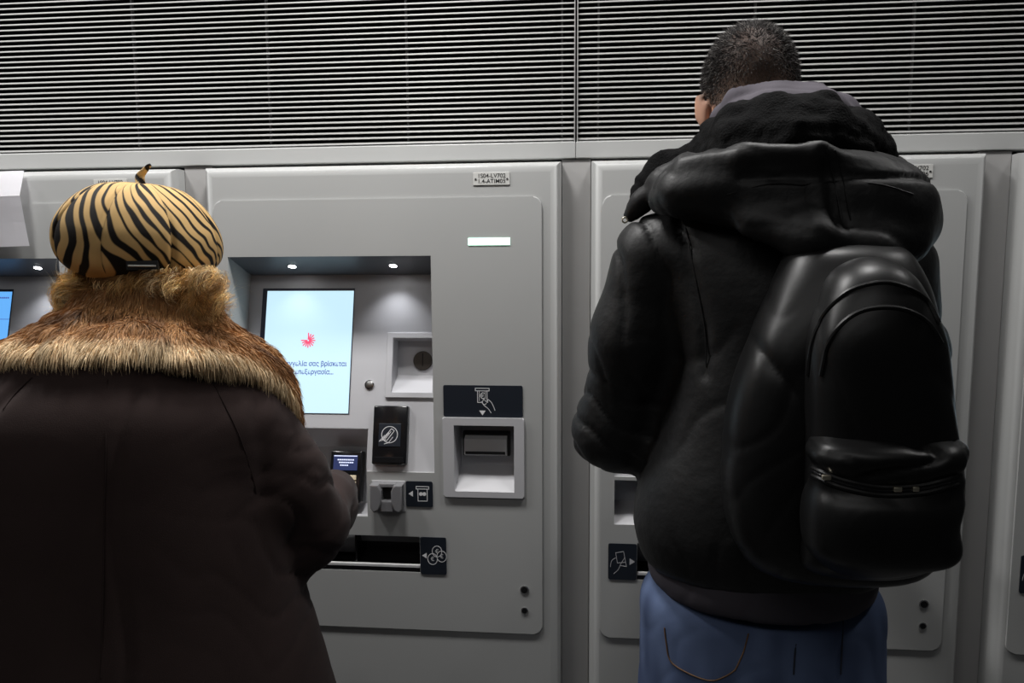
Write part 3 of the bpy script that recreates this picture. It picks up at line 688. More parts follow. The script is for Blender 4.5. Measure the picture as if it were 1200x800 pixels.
def on(bvh, px, py, off=0.0):
    d = Vector(at(px, py, 0) - CAM_C).normalized(); h = bvh.ray_cast(Vector(CAM_C), d)
    return (h[0] + h[1] * off) if h[0] is not None else Vector(at(px, py, -0.6))
def seam(name, bvh, pts, rad, m, parent, n=6, off=0.0, sides=6):
    bm = bmesh.new(); tube(bm, catmull([on(bvh, p[0], p[1], off) for p in pts], n), rad, sides); return obj(name, bm, m, parent, True)

# ================= the woman in the fur collar
HC = at(165, 268, -0.61); HEADC = HC + np.array((0.0, 0.015, -0.075))
RH = rotm(0, 0, 26) @ rotm(-14, 0, 0)
WS = dict(sh_r=at(276, 500, -0.68), el_r=at(360, 614, -0.60), wr_r=at(392, 576, -0.22), sh_l=at(-22, 500, -0.68), el_l=at(-85, 625, -0.58), wr_l=np.array((-0.93, -0.34, 0.99)))
s = Solid((-1.24, -0.95, 0.0), (-0.12, 0.02, 1.56), 0.007)
L = head(s, HEADC, RH, 0.97)
neck = at(150, 395, -0.66); s.cone(neck, HEADC + np.array((0, 0, -0.03)), 0.062, 0.056, 0.03)
cx = float(at(130, 560, -0.68)[0])
s.stack([(0.86, cx, -0.68, 0.165, 0.115), (0.98, cx, -0.68, 0.15, 0.11), (1.10, cx, -0.68, 0.165, 0.115), (1.18, cx, -0.68, 0.17, 0.10), (1.235, cx + .01, -0.675, 0.11, 0.08), (1.28, cx + .02, -0.67, 0.07, 0.065)], 2.2, 0.03, cap=0.03)
for q in (-1, 1):
    hip = np.array((cx + q * 0.085, -0.68, 0.86)); kn = np.array((cx + q * 0.085, -0.66, 0.46)); an = np.array((cx + q * 0.085, -0.69, 0.09))
    s.chain([hip, kn, an], [0.09, 0.058, 0.038], 0.03); s.cone(an + (0, 0, -.03), an + np.array((0, 0.13, -0.05)), 0.034, 0.026, 0.02)
    k = 'r' if q > 0 else 'l'
    s.chain([WS['sh_' + k], WS['el_' + k], WS['wr_' + k]], [0.05, 0.042, 0.027], 0.02)
hand(s, WS['wr_r'], np.array((-0.15, 0.95, -0.25)), np.array((-0.2, -0.25, -0.95)), np.array((-1, -0.1, 0.15)), 0.9)
hand(s, WS['wr_l'], np.array((0.1, 0.95, -0.25)), np.array((0.2, -0.25, -0.95)), np.array((1, -0.1, 0.15)), 0.9)
woman = solid('person', s, M['skin'], None, 2, colors=lambda V, N: np.tile((0.42, 0.23, 0.16), (len(V), 1)))
tag(woman, 'person seen from behind in dark brown coat with fur collar and striped beret', 'person', 'people at the ticket machines')

s = Solid((-1.20, -1.0, 0.36), (-0.12, -0.10, 1.34), 0.0065)
CY = -0.68
rows = [row(800, -135, 380, 0.215, CY), row(740, -114, 362, 0.20, CY), row(680, -96, 344, 0.185, CY), row(620, -84, 334, 0.175, CY), row(560, -76, 326, 0.17, CY),
        row(500, -66, 318, 0.165, CY), row(462, -50, 303, 0.15, CY), row(432, -5, 262, 0.125, CY), row(405, 55, 222, 0.10, CY)]
z8, c8, _, r8, _ = rows[0]
rows = [(0.40, c8 - 0.005, CY - 0.005, r8 + 0.075, 0.27), (0.58, c8, CY, r8 + 0.045, 0.24)] + rows
s.stack(rows, 2.25, 0.02, cap=0.012)
def sleeve(k, q):
    w = WS['wr_' + k]; e = WS['el_' + k]; h = WS['sh_' + k]; cuff = e + (w - e) * 0.86
    s.chain([h, h + (e - h) * 0.55, e, e + (cuff - e) * 0.5, cuff], [0.080, 0.070, 0.0565, 0.056, 0.052], 0.035)
    s.cone(e + (w - e) * 0.80, w, 0.036, 0.042, 0.004, 'd')
sleeve('r', 1); sleeve('l', -1)
e = WS['el_r']; s.ell(e + np.array((-0.012, -0.01, -0.032)), (0.040, 0.04, 0.036), None, 0.03)
backc = at(124, 560, -0.85)
seamR = [at(246, 440, -0.8), at(270, 480, -0.8), at(290, 540, -0.78), at(300, 590, -0.75)]; seamL = [at(36, 440, -0.8), at(14, 470, -0.8), at(-10, 520, -0.78), at(-25, 590, -0.75)]
seamC = [at(126, 440, -0.85), at(124, 520, -0.85), at(122, 620, -0.85), at(118, 800, -0.9), at(116, 1000, -0.92)]
def coat_disp(P, N):
    back = sstep(-N[:, 1], 0.1, 0.5); d = 0.0025 * vnoise(P, 9, 3) * 1.0
    d = d - back * (0.0035 * ridge_line(P, seamC, 0.006) + 0.004 * ridge_line(P, seamR, 0.008) + 0.004 * ridge_line(P, seamL, 0.008))
    low = sstep(1.0 - P[:, 2], 0.0, 0.45)
    d = d + low * 0.011 * np.sin((P[:, 0] - cx) * 34 + 1.0 + 0.8 * vnoise(P, 3, 5)) * back
    for k in ('r', 'l'):
        el = WS['el_' + k]; near = np.exp(-(np.linalg.norm(P - el, axis=1) / 0.14) ** 2); sd = np.exp(-(np.linalg.norm(P - (WS['sh_' + k] + el) / 2 + np.array((0.03 if k == 'r' else -0.03, 0, 0)), axis=1) / 0.11) ** 2)
        d = d + near * 0.008 * folds(P, (0.6, 0.2, 0.9), 22, 0.9, 8, 4) + sd * 0.006 * folds(P, (0.75, 0.1, -0.7), 17, 1.0, 7, 8)
    return d
coat = solid('coat', s, M['coat'], woman, 3, coat_disp)
cb = bvh_of(coat)
for pts in (((246, 443), (262, 472), (281, 512), (296, 560), (300, 578)), ((126, 445), (124, 520), (122, 620), (119, 760), (118, 795)), ((38, 442), (18, 462), (4, 480))): seam('seam', cb, pts, 0.0010, M['coat_seam'], coat, 8, 0.0004)

# fur collar
CF = -0.67
zb = float(at(150, 426, CF - 0.165)[2]); zs = float(at(352, 466, CF)[2])
s = Solid((-1.16, -0.92, 1.12), (-0.28, -0.40, 1.42), 0.006)
frow = [row(500, -72, 344, 0.170, CF), row(470, -64, 342, 0.178, CF), row(445, -50, 333, 0.172, CF), row(422, -26, 318, 0.155, CF), row(404, 8, 296, 0.135, CF), row(384, 50, 264, 0.112, CF + .01), row(362, 84, 246, 0.086, CF + .035), row(345, 104, 233, 0.078, CF + .045), row(332, 108, 230, 0.074, CF + .05)]
def zlow(X, Y):
    t = np.clip((Y - (CF - 0.165)) / 0.165, 0, 2.0) ** 2.6; return zb + (zs - zb) * t + 0.0 * X
s.stack(frow, 2.1, 0.01, cap=0.016, zlo=zlow)
V, Q = s.net(3)
V = V + vnormals(V, Q) * (0.005 * vnoise(V, 26, 11) + 0.004 * vnoise(V * np.array((1, 1, 0.35)), 55, 12))[:, None]
fcx = frow[2][1]
C_CREAM, C_TAN, C_BROWN, C_DARK = [np.array(lin(*c)) for c in ((232, 204, 162), (176, 132, 86), (152, 109, 67), (92, 61, 37))]
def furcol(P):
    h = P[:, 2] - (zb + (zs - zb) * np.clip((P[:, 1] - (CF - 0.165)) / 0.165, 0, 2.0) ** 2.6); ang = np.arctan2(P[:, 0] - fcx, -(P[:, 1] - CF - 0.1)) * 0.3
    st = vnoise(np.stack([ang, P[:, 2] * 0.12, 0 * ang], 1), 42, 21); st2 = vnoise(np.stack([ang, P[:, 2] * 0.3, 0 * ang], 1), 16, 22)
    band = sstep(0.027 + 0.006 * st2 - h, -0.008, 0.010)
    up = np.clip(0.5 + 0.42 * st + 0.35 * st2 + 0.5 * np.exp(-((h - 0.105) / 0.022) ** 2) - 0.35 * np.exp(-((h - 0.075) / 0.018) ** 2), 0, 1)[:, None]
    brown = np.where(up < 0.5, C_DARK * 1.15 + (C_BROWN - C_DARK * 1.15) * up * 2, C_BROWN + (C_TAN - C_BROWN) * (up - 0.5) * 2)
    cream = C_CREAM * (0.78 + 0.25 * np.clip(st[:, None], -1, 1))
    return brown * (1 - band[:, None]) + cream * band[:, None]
def vis(P): return np.where((P[:, 1] < CF + 0.06), 1.0, 0.25) * np.where(P[:, 2] < 1.15, .3, 1)
NS = 80000
P, N = sample(V, Q, NS, vis)
down = np.array((0, 0, -1.0)) - N * (-N[:, 2:3]); down /= np.maximum(np.linalg.norm(down, axis=1), 1e-6)[:, None]
out = np.stack([P[:, 0] - fcx, 0.6 * (P[:, 1] - CF), 0 * P[:, 0]], 1); down = down + 0.12 * out + 0.30 * np.stack([vnoise(P, 18, 31), vnoise(P, 18, 32), vnoise(P, 18, 33) * 0.4], 1)
D = down * 0.86 + N * 0.42 + rng.normal(size=P.shape) * 0.13; D /= np.linalg.norm(D, axis=1)[:, None]
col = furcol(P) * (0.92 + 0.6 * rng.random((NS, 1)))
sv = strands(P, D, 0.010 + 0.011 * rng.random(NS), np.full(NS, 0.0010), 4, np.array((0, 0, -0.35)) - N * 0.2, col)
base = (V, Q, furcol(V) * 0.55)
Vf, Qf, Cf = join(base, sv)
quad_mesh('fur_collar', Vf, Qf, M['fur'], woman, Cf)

# hair: curled locks round the nape and the sides
HB = [np.array(lin(*c)) for c in ((244, 214, 152), (212, 172, 108), (140, 104, 60), (250, 234, 196))]
lock = []
def add_lock(root, tip, curl_r, turns, ph, spread, n, w=0.0011):
    root = np.array(root); tip = np.array(tip); ax = tip - root; Ln = np.linalg.norm(ax); ax /= Ln
    a = np.cross(ax, (0.3, 0.9, 0.1)); a /= np.linalg.norm(a); b = np.cross(ax, a)
    off = rng.normal(size=(n, 3)) * spread; pj = rng.normal(size=n) * 0.25 + ph; rj = curl_r * (1 + 0.25 * rng.normal(size=n))
    base_c = HB[rng.integers(0, 4)] * 0.7 + HB[rng.integers(0, 3)] * 0.5
    c = base_c * (0.7 + 0.6 * rng.random((n, 1)))
    def cu(u):
        th = pj + turns * 2 * math.pi * u; k = (rj * min(1, u * 3))[:, None]
        return a * np.cos(th)[:, None] * k + b * np.sin(th)[:, None] * k
    lock.append(strands(root + off, np.tile(ax, (n, 1)) + rng.normal(size=(n, 3)) * 0.06, Ln * (0.8 + 0.3 * rng.random(n)), np.full(n, w), 18, np.zeros((n, 3)), c, curl=cu))
YH = -0.62
def near(px, py, y, d):
    p = at(px, py, y); v = CAM_C - p; return p + v / np.linalg.norm(v) * d
for k in range(46):                                      # nape, just under the beret
    px = 84 + 168 * (k + 0.5) / 46 + rng.normal() * 3; e = (px - 166) / 90
    y0 = 0.108 * math.sqrt(max(0, 1 - e * e)); r = near(px, 314 + 6 * rng.random(), -0.605, y0 - 0.024)
    ln = (12 + 20 * abs(e) ** 1.5 + 8 * rng.random()); t_ = near(px + rng.normal() * 6 + 7 * e, 323 + ln, -0.605, y0 + 0.004)
    add_lock(r, t_, 0.006 + 0.004 * rng.random(), 0.9 + 0.7 * rng.random(), rng.random() * 6.28, 0.0030, 46)
for x0, x1, y0_, y1_, n in ((232, 268, 326, 386, 26), (62, 98, 326, 376, 24)):      # fuller curls at both sides
    for k in range(n):
        px = x0 + (x1 - x0) * rng.random(); yy = 0.05 * rng.random() + 0.015
        r = near(px * 0.75 + 0.25 * 165, 318 + 10 * rng.random(), YH, yy); t_ = near(px, y0_ + (y1_ - y0_) * rng.random() ** 0.7, YH, yy + 0.02)
        add_lock(r, t_, 0.009 + 0.006 * rng.random(), 1.1 + 0.9 * rng.random(), rng.random() * 6.28, 0.0030, 56)
for k in range(8):                                       # the round curl on the left
    c = near(81, 352, YH, 0.075); n = 46; ph = rng.normal(size=n) * 0.2 + k * 0.25; rr = (0.011 + 0.008 * rng.random(n)); colr = HB[(0, 1, 3)[k % 3]] * (0.7 + 0.6 * rng.random((n, 1)))
    def cu(u, ph=ph, rr=rr):
        th = ph + u * 5.2; return np.stack([np.cos(th) * rr, 0.004 * np.sin(th * 2) - 0.006 * u + 0 * rr, np.sin(th) * rr * 1.1], 1)
    lock.append(strands(np.tile(c, (n, 1)) + rng.normal(size=(n, 3)) * 0.003, rng.normal(size=(n, 3)) * 0.05, np.full(n, 0.02), np.full(n, 0.0011), 20, np.zeros((n, 3)), colr, curl=cu))
n = 60; fx = rng.random(n); px = np.where(fx < 0.5, 60 + 20 * rng.random(n), 255 + 20 * rng.random(n)); R0 = np.array([at(p, 322 + 40 * rng.random(), YH + 0.06) for p in px])
dd = rng.normal(size=(n, 3)) * 0.5 + np.stack([np.where(fx < 0.5, -0.6, 0.6), 0 * fx, 0.7 + 0 * fx], 1)
lock.append(strands(R0, dd / np.linalg.norm(dd, axis=1)[:, None], 0.015 + 0.022 * rng.random(n), np.full(n, 0.00022), 10, rng.normal(size=(n, 3)) * 0.5, HB[3] * np.ones((n, 1))))
s = Solid(HEADC - 0.14, HEADC + 0.14, 0.006)
s.ell(HEADC + RH @ np.array((0, -0.02, 0.02)), (0.084, 0.098, 0.090), RH, 0.02)
s.chain([at(86, 335, YH + .08), at(84, 362, YH + .06)], [0.022, 0.018], 0.02); s.chain([at(246, 335, YH + .08), at(252, 368, YH + .06)], [0.022, 0.016], 0.02)
s.block(HEADC + RH @ np.array((0, 0.12, -0.05)), (0.10, 0.075, 0.12), 0.02, RH, 0.02, 'd')
Vh, Qh = s.net(2); Vh = Vh + vnormals(Vh, Qh) * (0.004 * folds(Vh, (0.9, 0.2, 0.5), 60, 1.2, 25, 4))[:, None]
Vj, Qj, Cj = join((Vh, Qh, np.tile(HB[2] * 0.7, (len(Vh), 1))), *lock)
quad_mesh('hair', Vj, Qj, M['hair'], woman, Cj)

# striped beret, eight gores
RB = rotm(0, 0, 30) @ rotm(8, 3, 0); NT, NP = 640, 260
prof = np.array(catmull([(0.0, 0.066), (0.03, 0.0655), (0.062, 0.058), (0.092, 0.038), (0.113, 0.008), (0.120, -0.018), (0.117, -0.040), (0.105, -0.055), (0.090, -0.063), (0.083, -0.066)], 60))
arc = np.concatenate([[0], np.cumsum(np.linalg.norm(np.diff(prof, axis=0), axis=1))]); u = np.linspace(0, arc[-1], NP)
pr, pz = np.interp(u, arc, prof[:, 0]), np.interp(u, arc, prof[:, 1]); T = np.linspace(0, 2 * np.pi, NT, endpoint=False)
G = 8; off = np.pi / 8; gd = np.abs(np.sin(G * (T + off) / 2)); fall = sstep(u, 0.0, 0.05) * (1 - sstep(u, arc[-1] - 0.06, arc[-1] - 0.01))
rad = pr[None, :] * (1 - 0.030 * np.exp(-(gd / 0.16) ** 2)[:, None] * fall[None, :] * (1 + 0.6 * np.sin(u / arc[-1] * 9 + T[:, None] * 3))); zz = pz[None, :] + 0 * T[:, None]
rad = rad * 0.965; X = rad * np.sin(T)[:, None]; Y = -rad * np.cos(T)[:, None]
Pl = np.stack([X, Y, zz], -1).reshape(-1, 3); Pn = Pl + 0
Pl = Pl * (1 + 0.05 * vnoise(Pl, 14, 41)[:, None] * sstep(np.linalg.norm(Pl[:, :2], axis=1), 0.02, 0.08)[:, None])
Tc = ((T + np.pi) % (2 * np.pi)) - np.pi
xa = pr[None, :] * np.where(np.abs(Tc) < 1.0, np.sin(Tc), np.sign(Tc) * (0.8415 + 0.75 * (np.abs(Tc) - 1.0)))[:, None]                                     # unrolled across the back
gi = np.floor((T + off) / (2 * np.pi / G)).astype(int) % G
slope = np.interp(Tc, [-1.6, -0.7, -0.35, 0.0, 0.5, 1.2], [-0.25, 0.05, 0.35, 0.75, 0.85, 0.95])[:, None]
S = (xa + slope * (zz * 0.9 - pr[None, :] * np.cos(Tc)[:, None] * 0.25)).ravel()
wv = vnoise(np.stack([xa.ravel(), zz.ravel(), np.repeat(gi, NP) * 0.37], 1), 26, 43) * 0.009 + vnoise(np.stack([xa.ravel(), zz.ravel(), np.repeat(gi, NP) * 0.37], 1), 55, 44) * 0.0035
ph = (S + wv) / 0.0168 + np.repeat(np.array([0.0, 0.35, 0.6, 0.15, 0.8, 0.45, 0.1, 0.7])[gi], NP)
fr = np.abs((ph % 1) - 0.5) * 2
thr = 0.38 + 0.42 * vnoise(np.stack([xa.ravel() * 1.2, zz.ravel() * 0.5, np.floor(ph) * 0.73], 1), 30, 45) + 0.12 * sstep(-zz.ravel(), 0.0, 0.06)
black = sstep(thr - fr, -0.06, 0.06)[:, None]
seamc = (np.exp(-(gd / 0.035) ** 2)[:, None] * fall[None, :]).ravel()[:, None]
tanc = np.array(lin(212, 175, 117)) * (0.92 + 0.10 * vnoise(Pn, 60, 46))[:, None]
colh = tanc * (1 - black) + np.array(lin(26, 22, 20)) * black; colh = colh * (1 - 0.35 * seamc)
ii = np.arange(NT)[:, None]; jj = np.arange(NP - 1)[None, :]; a = ii * NP + jj; b = ((ii + 1) % NT) * NP + jj
Qb = np.stack([a, b, b + 1, a + 1], -1).reshape(-1, 4)[:, ::-1]
Wb = HC + Pl @ RB.T
# turned-in underside so the beret has thickness
rim0 = Wb.reshape(NT, NP, 3)[:, -1]; inn = HC + (np.stack([0.078 * np.sin(T), -0.078 * np.cos(T), 0 * T - 0.045], 1)) @ RB.T
nV = len(Wb); Wb = np.concatenate([Wb, inn]); Qr = np.stack([np.arange(NT) * NP + NP - 1, np.roll(np.arange(NT), -1) * NP + NP - 1, nV + np.roll(np.arange(NT), -1), nV + np.arange(NT)], 1)[:, ::-1]
hat = quad_mesh('beret', Wb, np.concatenate([Qb, Qr]), M['hat'], woman, np.concatenate([colh, np.tile(np.array(lin(40, 32, 26)), (NT, 1))]))
# stem
sp = catmull([HC + RB @ np.array((0.002, -0.004, 0.060)), at(164, 207, -0.61), at(170, 199, -0.612), at(175, 193, -0.615)], 10); NSd = 20; VV = []; CC = []; QQ = []
for i, p in enumerate(sp):
    tt = i / (len(sp) - 1); r = 0.0078 * (1 - 0.62 * tt)
    for k in range(NSd):
        a = 2 * math.pi * k / NSd; VV.append(p + np.array((math.cos(a), math.sin(a), 0.25 * -math.cos(a))) * r)
        CC.append(lin(26, 22, 20) if (math.sin(a * 1 + tt * 11.0) > 0.45 or tt > 0.93) else lin(208, 178, 126))
for i in range(len(sp) - 1):
    for k in range(NSd): QQ.append((i * NSd + k, i * NSd + (k + 1) % NSd, (i + 1) * NSd + (k + 1) % NSd, (i + 1) * NSd + k))
VV.append(sp[-1] + np.array((0.001, 0, 0.002))); CC.append(lin(26, 22, 20)); k0 = (len(sp) - 1) * NSd
for k in range(0, NSd, 2): QQ.append((k0 + k, k0 + (k + 1) % NSd, k0 + (k + 2) % NSd, len(VV) - 1))
quad_mesh('stem', np.array(VV), np.array(QQ), M['hat'], hat, np.array(CC))
# little black tab with a metal bar on the rim
tb = bvh_of(hat)
ctr = on(tb, 166, 309, 0.002); ct = [on(tb, x, 309 - 0.6 * (x - 166) / 20, 0.0035) for x in (148, 157, 166, 175, 184)]
bm = bmesh.new()
for i in range(4):
    a, b = ct[i], ct[i + 1]
    vs = [bm.verts.new(p + Vector((0, dy, dz))) for p in (a, b) for dy in (0.0, 0.004) for dz in (-0.006, 0.006)]
    for q in ((0, 1, 3, 2), (4, 6, 7, 5), (0, 4, 5, 1), (2, 3, 7, 6), (0, 2, 6, 4), (1, 5, 7, 3)): bm.faces.new([vs[j] for j in q])
tab = obj('hat_tab', bm, M['black_mat'], hat)
bm = bmesh.new(); tube(bm, [on(tb, x, 309, 0.0055) for x in (150, 158, 166, 174, 182)], 0.0013, 8); obj('metal_bar', bm, M['plate'], hat, True)
# spectacles
bm = bmesh.new()
for q in (-1, 1):
    tube(bm, catmull([L(q * 0.080, -0.005, 0.012), L(q * 0.083, 0.03, 0.014), L(q * 0.080, 0.085, 0.010)], 6), 0.0028, 8)
    tube(bm, [L(q * 0.036 + 0.027 * math.cos(a), 0.104, 0.0 + 0.020 * math.sin(a)) for a in np.linspace(0, 2 * math.pi, 25)[:-1]], 0.002, 6, True)
tube(bm, [L(-0.011, 0.106, 0.004), L(0, 0.110, 0.007), L(0.011, 0.106, 0.004)], 0.002, 6)
obj('spectacles', bm, M['purple'], woman, True)
for q in (-1, 1): shoe('shoe', (cx + q * 0.085, -0.76, 0), (cx + q * 0.095, -0.52, 0), woman)
# ================= the man with the backpack
MY = -0.50
HM = at(880, 127, -0.37); RM = rotm(-16, 0, -4) @ rotm(0, -4, 0)
sh_l, sh_r = at(768, 300, MY), at(1040, 318, MY)
el_l, el_r = at(724, 497, -0.43), at(1052, 520, -0.43); wr_l, wr_r = at(800, 512, -0.17), at(985, 520, -0.17)
mx = float(at(892, 600, MY)[0])
s = Solid((-0.16, -0.74, 0.0), (0.68, 0.04, 1.80), 0.007)
LM = head(s, HM, RM, 0.93, 0.012, 1.15)
s.ell(LM(0, -0.018, 0.052), np.array((0.064, 0.080, 0.078)), RM, 0.03)
s.cone(at(890, 190, -0.49), LM(0, -0.03, -0.055), 0.066, 0.060, 0.03)
s.stack([(0.90, mx, MY, 0.14, 0.10), (1.02, mx, MY, 0.13, 0.095), (1.20, mx + .015, MY, 0.115, 0.10), (1.36, mx + .015, MY, 0.12, 0.09), (1.44, mx + .01, MY + .01, 0.12, 0.075), (1.52, mx, MY + .01, 0.075, 0.065)], 2.3, 0.03, cap=0.03)
legs = []
for q in (-1, 1):
    hip = np.array((mx + q * 0.085, MY, 0.90)); kn = np.array((mx + q * 0.098, MY + 0.02, 0.49)); an = np.array((mx + q * 0.105, MY - 0.02, 0.09)); legs.append((hip, kn, an))
    s.chain([hip, kn, an], [0.085, 0.058, 0.038], 0.03); s.cone(an + (0, 0, -.03), an + np.array((0, 0.14, -0.05)), 0.034, 0.026, 0.02)
for h, e, w in ((sh_l, el_l, wr_l), (sh_r, el_r, wr_r)): s.chain([h, e, w], [0.056, 0.045, 0.029], 0.02)
hand(s, wr_l, np.array((0.25, 0.93, 0.05)), np.array((0.35, -0.15, -0.9)), np.array((0.9, -0.1, 0.35)), 1.0)
hand(s, wr_r, np.array((-0.3, 0.93, 0.1)), np.array((-0.35, -0.15, -0.9)), np.array((-0.9, -0.1, 0.35)), 1.0)
SKIN, SCALP = np.array((0.46, 0.25, 0.17)), np.array(lin(104, 86, 74))
def scalp_amount(P):
    q = (P - HM) @ RM / 0.93; x, y, z = q.T
    line = np.interp(y, [-0.12, -0.06, -0.02, 0.02, 0.07], [-0.060, -0.050, 0.020, 0.030, 0.075])      # hairline: nape, over the ear, temple, forehead
    return sstep(z - line, -0.006, 0.014) * (z > -0.09)
def skin_col(V, N):
    k = scalp_amount(V)[:, None] * 0.9; z = sstep(((V - HM) @ RM)[:, 2], -0.03, 0.06)[:, None]; return SKIN * (1 - k) + (SCALP * (1 - z) + np.array(lin(34, 30, 28)) * z) * k
man = solid('person', s, M['skin'], None, 2, colors=skin_col)
tag(man, 'person seen from behind in black hooded jacket and blue jeans, short dark hair', 'person', 'people at the ticket machines')

# cropped hair
me = man.data; V = np.zeros(len(me.vertices) * 3); me.vertices.foreach_get('co', V); V = V.reshape(-1, 3)
Qm = np.zeros(len(me.loops), np.int64); me.loops.foreach_get('vertex_index', Qm); Qm = Qm.reshape(-1, 4)
hq = Qm[(np.linalg.norm(V[Qm].mean(1) - HM, axis=1) < 0.20)]
def hw(c):
    q = (c - HM) @ RM; top = sstep(q[:, 2], -0.05, 0.09); return scalp_amount(c) * (0.30 + 0.70 * top) * (np.abs(q[:, 0]) < 0.075)
NH = 80000; P, N = sample(V, hq, NH, hw); q = (P - HM) @ RM; top = sstep(q[:, 2], -0.01, 0.10)
D = N * 0.38 + (RM @ np.array((0.05, 0.65, 0.0))) * (0.2 + 0.6 * top)[:, None] + np.array((0, 0, -0.55)) * (1 - top)[:, None] + rng.normal(size=P.shape) * 0.12; D /= np.linalg.norm(D, axis=1)[:, None]
g = rng.random(NH); hc = np.where((g < 0.13)[:, None], np.array(lin(120, 116, 112)), np.array(lin(36, 32, 31))) * (0.75 + 0.5 * rng.random((NH, 1)))
Vs, Qs, Cs = strands(P - N * 0.001, D, (0.0035 + 0.0075 * top) * (0.7 + 0.6 * rng.random(NH)), np.full(NH, 0.0009), 2, rng.normal(size=(NH, 3)) * 0.2, hc)
quad_mesh('hair', Vs, Qs, M['short_hair'], man, Cs)
bm = bmesh.new()
for q in (-1, 1):
    tube(bm, catmull([LM(q * 0.083, -0.022, 0.006), LM(q * 0.085, -0.012, 0.024), LM(q * 0.082, 0.04, 0.024), LM(q * 0.072, 0.098, 0.018)], 6), 0.0025, 8)
    tube(bm, [LM(q * 0.034 + 0.027 * math.cos(a), 0.108, 0.002 + 0.020 * math.sin(a)) for a in np.linspace(0, 2 * math.pi, 25)[:-1]], 0.0018, 6, True)
    tube(bm, [LM(q * 0.060, 0.107, 0.010), LM(q * 0.072, 0.098, 0.018)], 0.002, 6)
tube(bm, [LM(-0.008, 0.109, 0.006), LM(0, 0.113, 0.009), LM(0.008, 0.109, 0.006)], 0.0018, 6)
obj('glasses', bm, M['black_mat'], man, True)

# jeans
s = Solid((mx - 0.27, -0.74, 0.05), (mx + 0.27, -0.30, 0.99), 0.0065)
s.stack([row(690, 758, 1024, 0.125, MY, 2.3), row(730, 757, 1027, 0.132, MY, 2.4), row(770, 757, 1028, 0.138, MY, 2.5), row(810, 758, 1030, 0.140, MY, 2.6), row(845, 768, 1024, 0.13, MY, 2.6)], 2.4, 0.02, cap=0.02)
for (hip, kn, an), q in zip(legs, (-1, 1)):
    s.chain([hip + (q * 0.004, -0.005, -0.05), (hip + kn) / 2 + (q * 0.004, 0, 0), kn, (kn + an) / 2 + (0, -0.012, 0), an], [0.098, 0.087, 0.073, 0.068, 0.064], 0.02)
jz = float(at(890, 700, MY)[2])
def jean_disp(P, N):
    cr = np.exp(-((P[:, 2] - 0.80) / 0.10) ** 2); kn = np.exp(-((P[:, 2] - 0.49) / 0.10) ** 2); an = np.exp(-((P[:, 2] - 0.13) / 0.10) ** 2)
    sgn = np.sign(P[:, 0] - mx); Pm = P.copy(); Pm[:, 0] = np.abs(P[:, 0] - mx)
    return 0.0006 * vnoise(P, 10, 51) + cr * 0.0014 * folds(Pm, (0.55, 0, 0.8), 20, 0.9, 8, 52) + kn * 0.006 * folds(P, (0.2, 0.1, 0.95), 24, 0.8, 8, 53) + an * 0.008 * folds(P, (0, 0, 1), 26, 0.6, 9, 54)
def jean_col(V, N):
    f = 0.5 + 0.55 * vnoise(V * np.array((1, 1, 0.6)), 16, 55) + 0.4 * vnoise(V * np.array((1, 1, 0.3)), 45, 56); f = np.clip(f, 0, 1)[:, None]
    return np.array(lin(62, 74, 104)) * (1 - f) + np.array(lin(100, 116, 150)) * f
jeans = solid('jeans', s, M['denim'], man, 3, jean_disp, jean_col)
jb = bvh_of(jeans)
for pts in (((779, 735), (781, 752), (786, 774), (806, 788), (832, 797), (850, 792), (862, 784)), ((862, 784), (871, 764), (877, 742))):
    seam('pocket_stitching', jb, pts, 0.0011, M['thread'], jeans, 6, 0.0008)
for pts in (((936, 735), (932, 760), (930, 790)), ((988, 722), (987, 750), (985, 790))):
    seam('seam', jb, pts, 0.0012, M['denim_seam'], jeans, 6, 0.0002)

# grey hooded top: hem under the jacket and hood behind the neck
s = Solid((mx - 0.28, -0.76, 0.84), (mx + 0.28, -0.28, 1.05), 0.006)
hz = float(at(880, 737, MY - 0.142)[2])
s.stack([(hz, mx - 0.002, MY, 0.158, 0.136), (hz + 0.02, mx - 0.002, MY, 0.170, 0.144), (hz + 0.05, mx - 0.002, MY, 0.172, 0.146), (hz + 0.10, mx - 0.002, MY, 0.170, 0.144)], 2.3, 0.01, cap=0.014)
s.stack([(hz - 0.03, mx, MY, 0.150, 0.126), (hz + 0.012, mx, MY, 0.150, 0.126)], 2.3, 0.004, 'd', cap=0.004)
top_ = solid('hooded_top', s, M['hoodie'], man, 3, lambda P, N: 0.0025 * vnoise(P * np.array((1, 1, 0.4)), 16, 61) + 0.002 * folds(P, (0.8, 0, 0.5), 14, 1.0, 8, 62))
s = Solid((mx - 0.22, -0.68, 1.40), (mx + 0.22, -0.30, 1.66), 0.005)
hp = [at(842, 166, -0.40), at(852, 142, -0.44), at(872, 122, -0.49), at(905, 116, -0.515), at(945, 118, -0.51), at(982, 134, -0.48), at(1004, 152, -0.43)]
s.chain(hp, [0.020, 0.024, 0.027, 0.027, 0.027, 0.026, 0.022], 0.02)
hp2 = [at(838, 180, -0.46), at(862, 158, -0.52), at(905, 140, -0.55), at(960, 140, -0.55), at(1002, 160, -0.50)]
s.chain(hp2, [0.024, 0.030, 0.034, 0.034, 0.028], 0.03)
s.chain([at(862, 138, -.43), at(890, 116, -.50), at(906, 104, -.52), at(912, 140, -.57)], 0.009, 0.012)
s.chain([at(912, 104, -.53), at(914, 120, -.556), at(917, 140, -.57)], 0.005, 0.004, 'd')
s.cone(HM + (0, -0.02, -0.05), HM + (0, 0.05, 0.05), 0.068, 0.074, 0.01, 'd')
solid('top_hood', s, M['hoodie'], top_, 3, lambda P, N: 0.0025 * folds(P, (0.35, 0.2, 0.9), 26, 0.8, 12, 63))

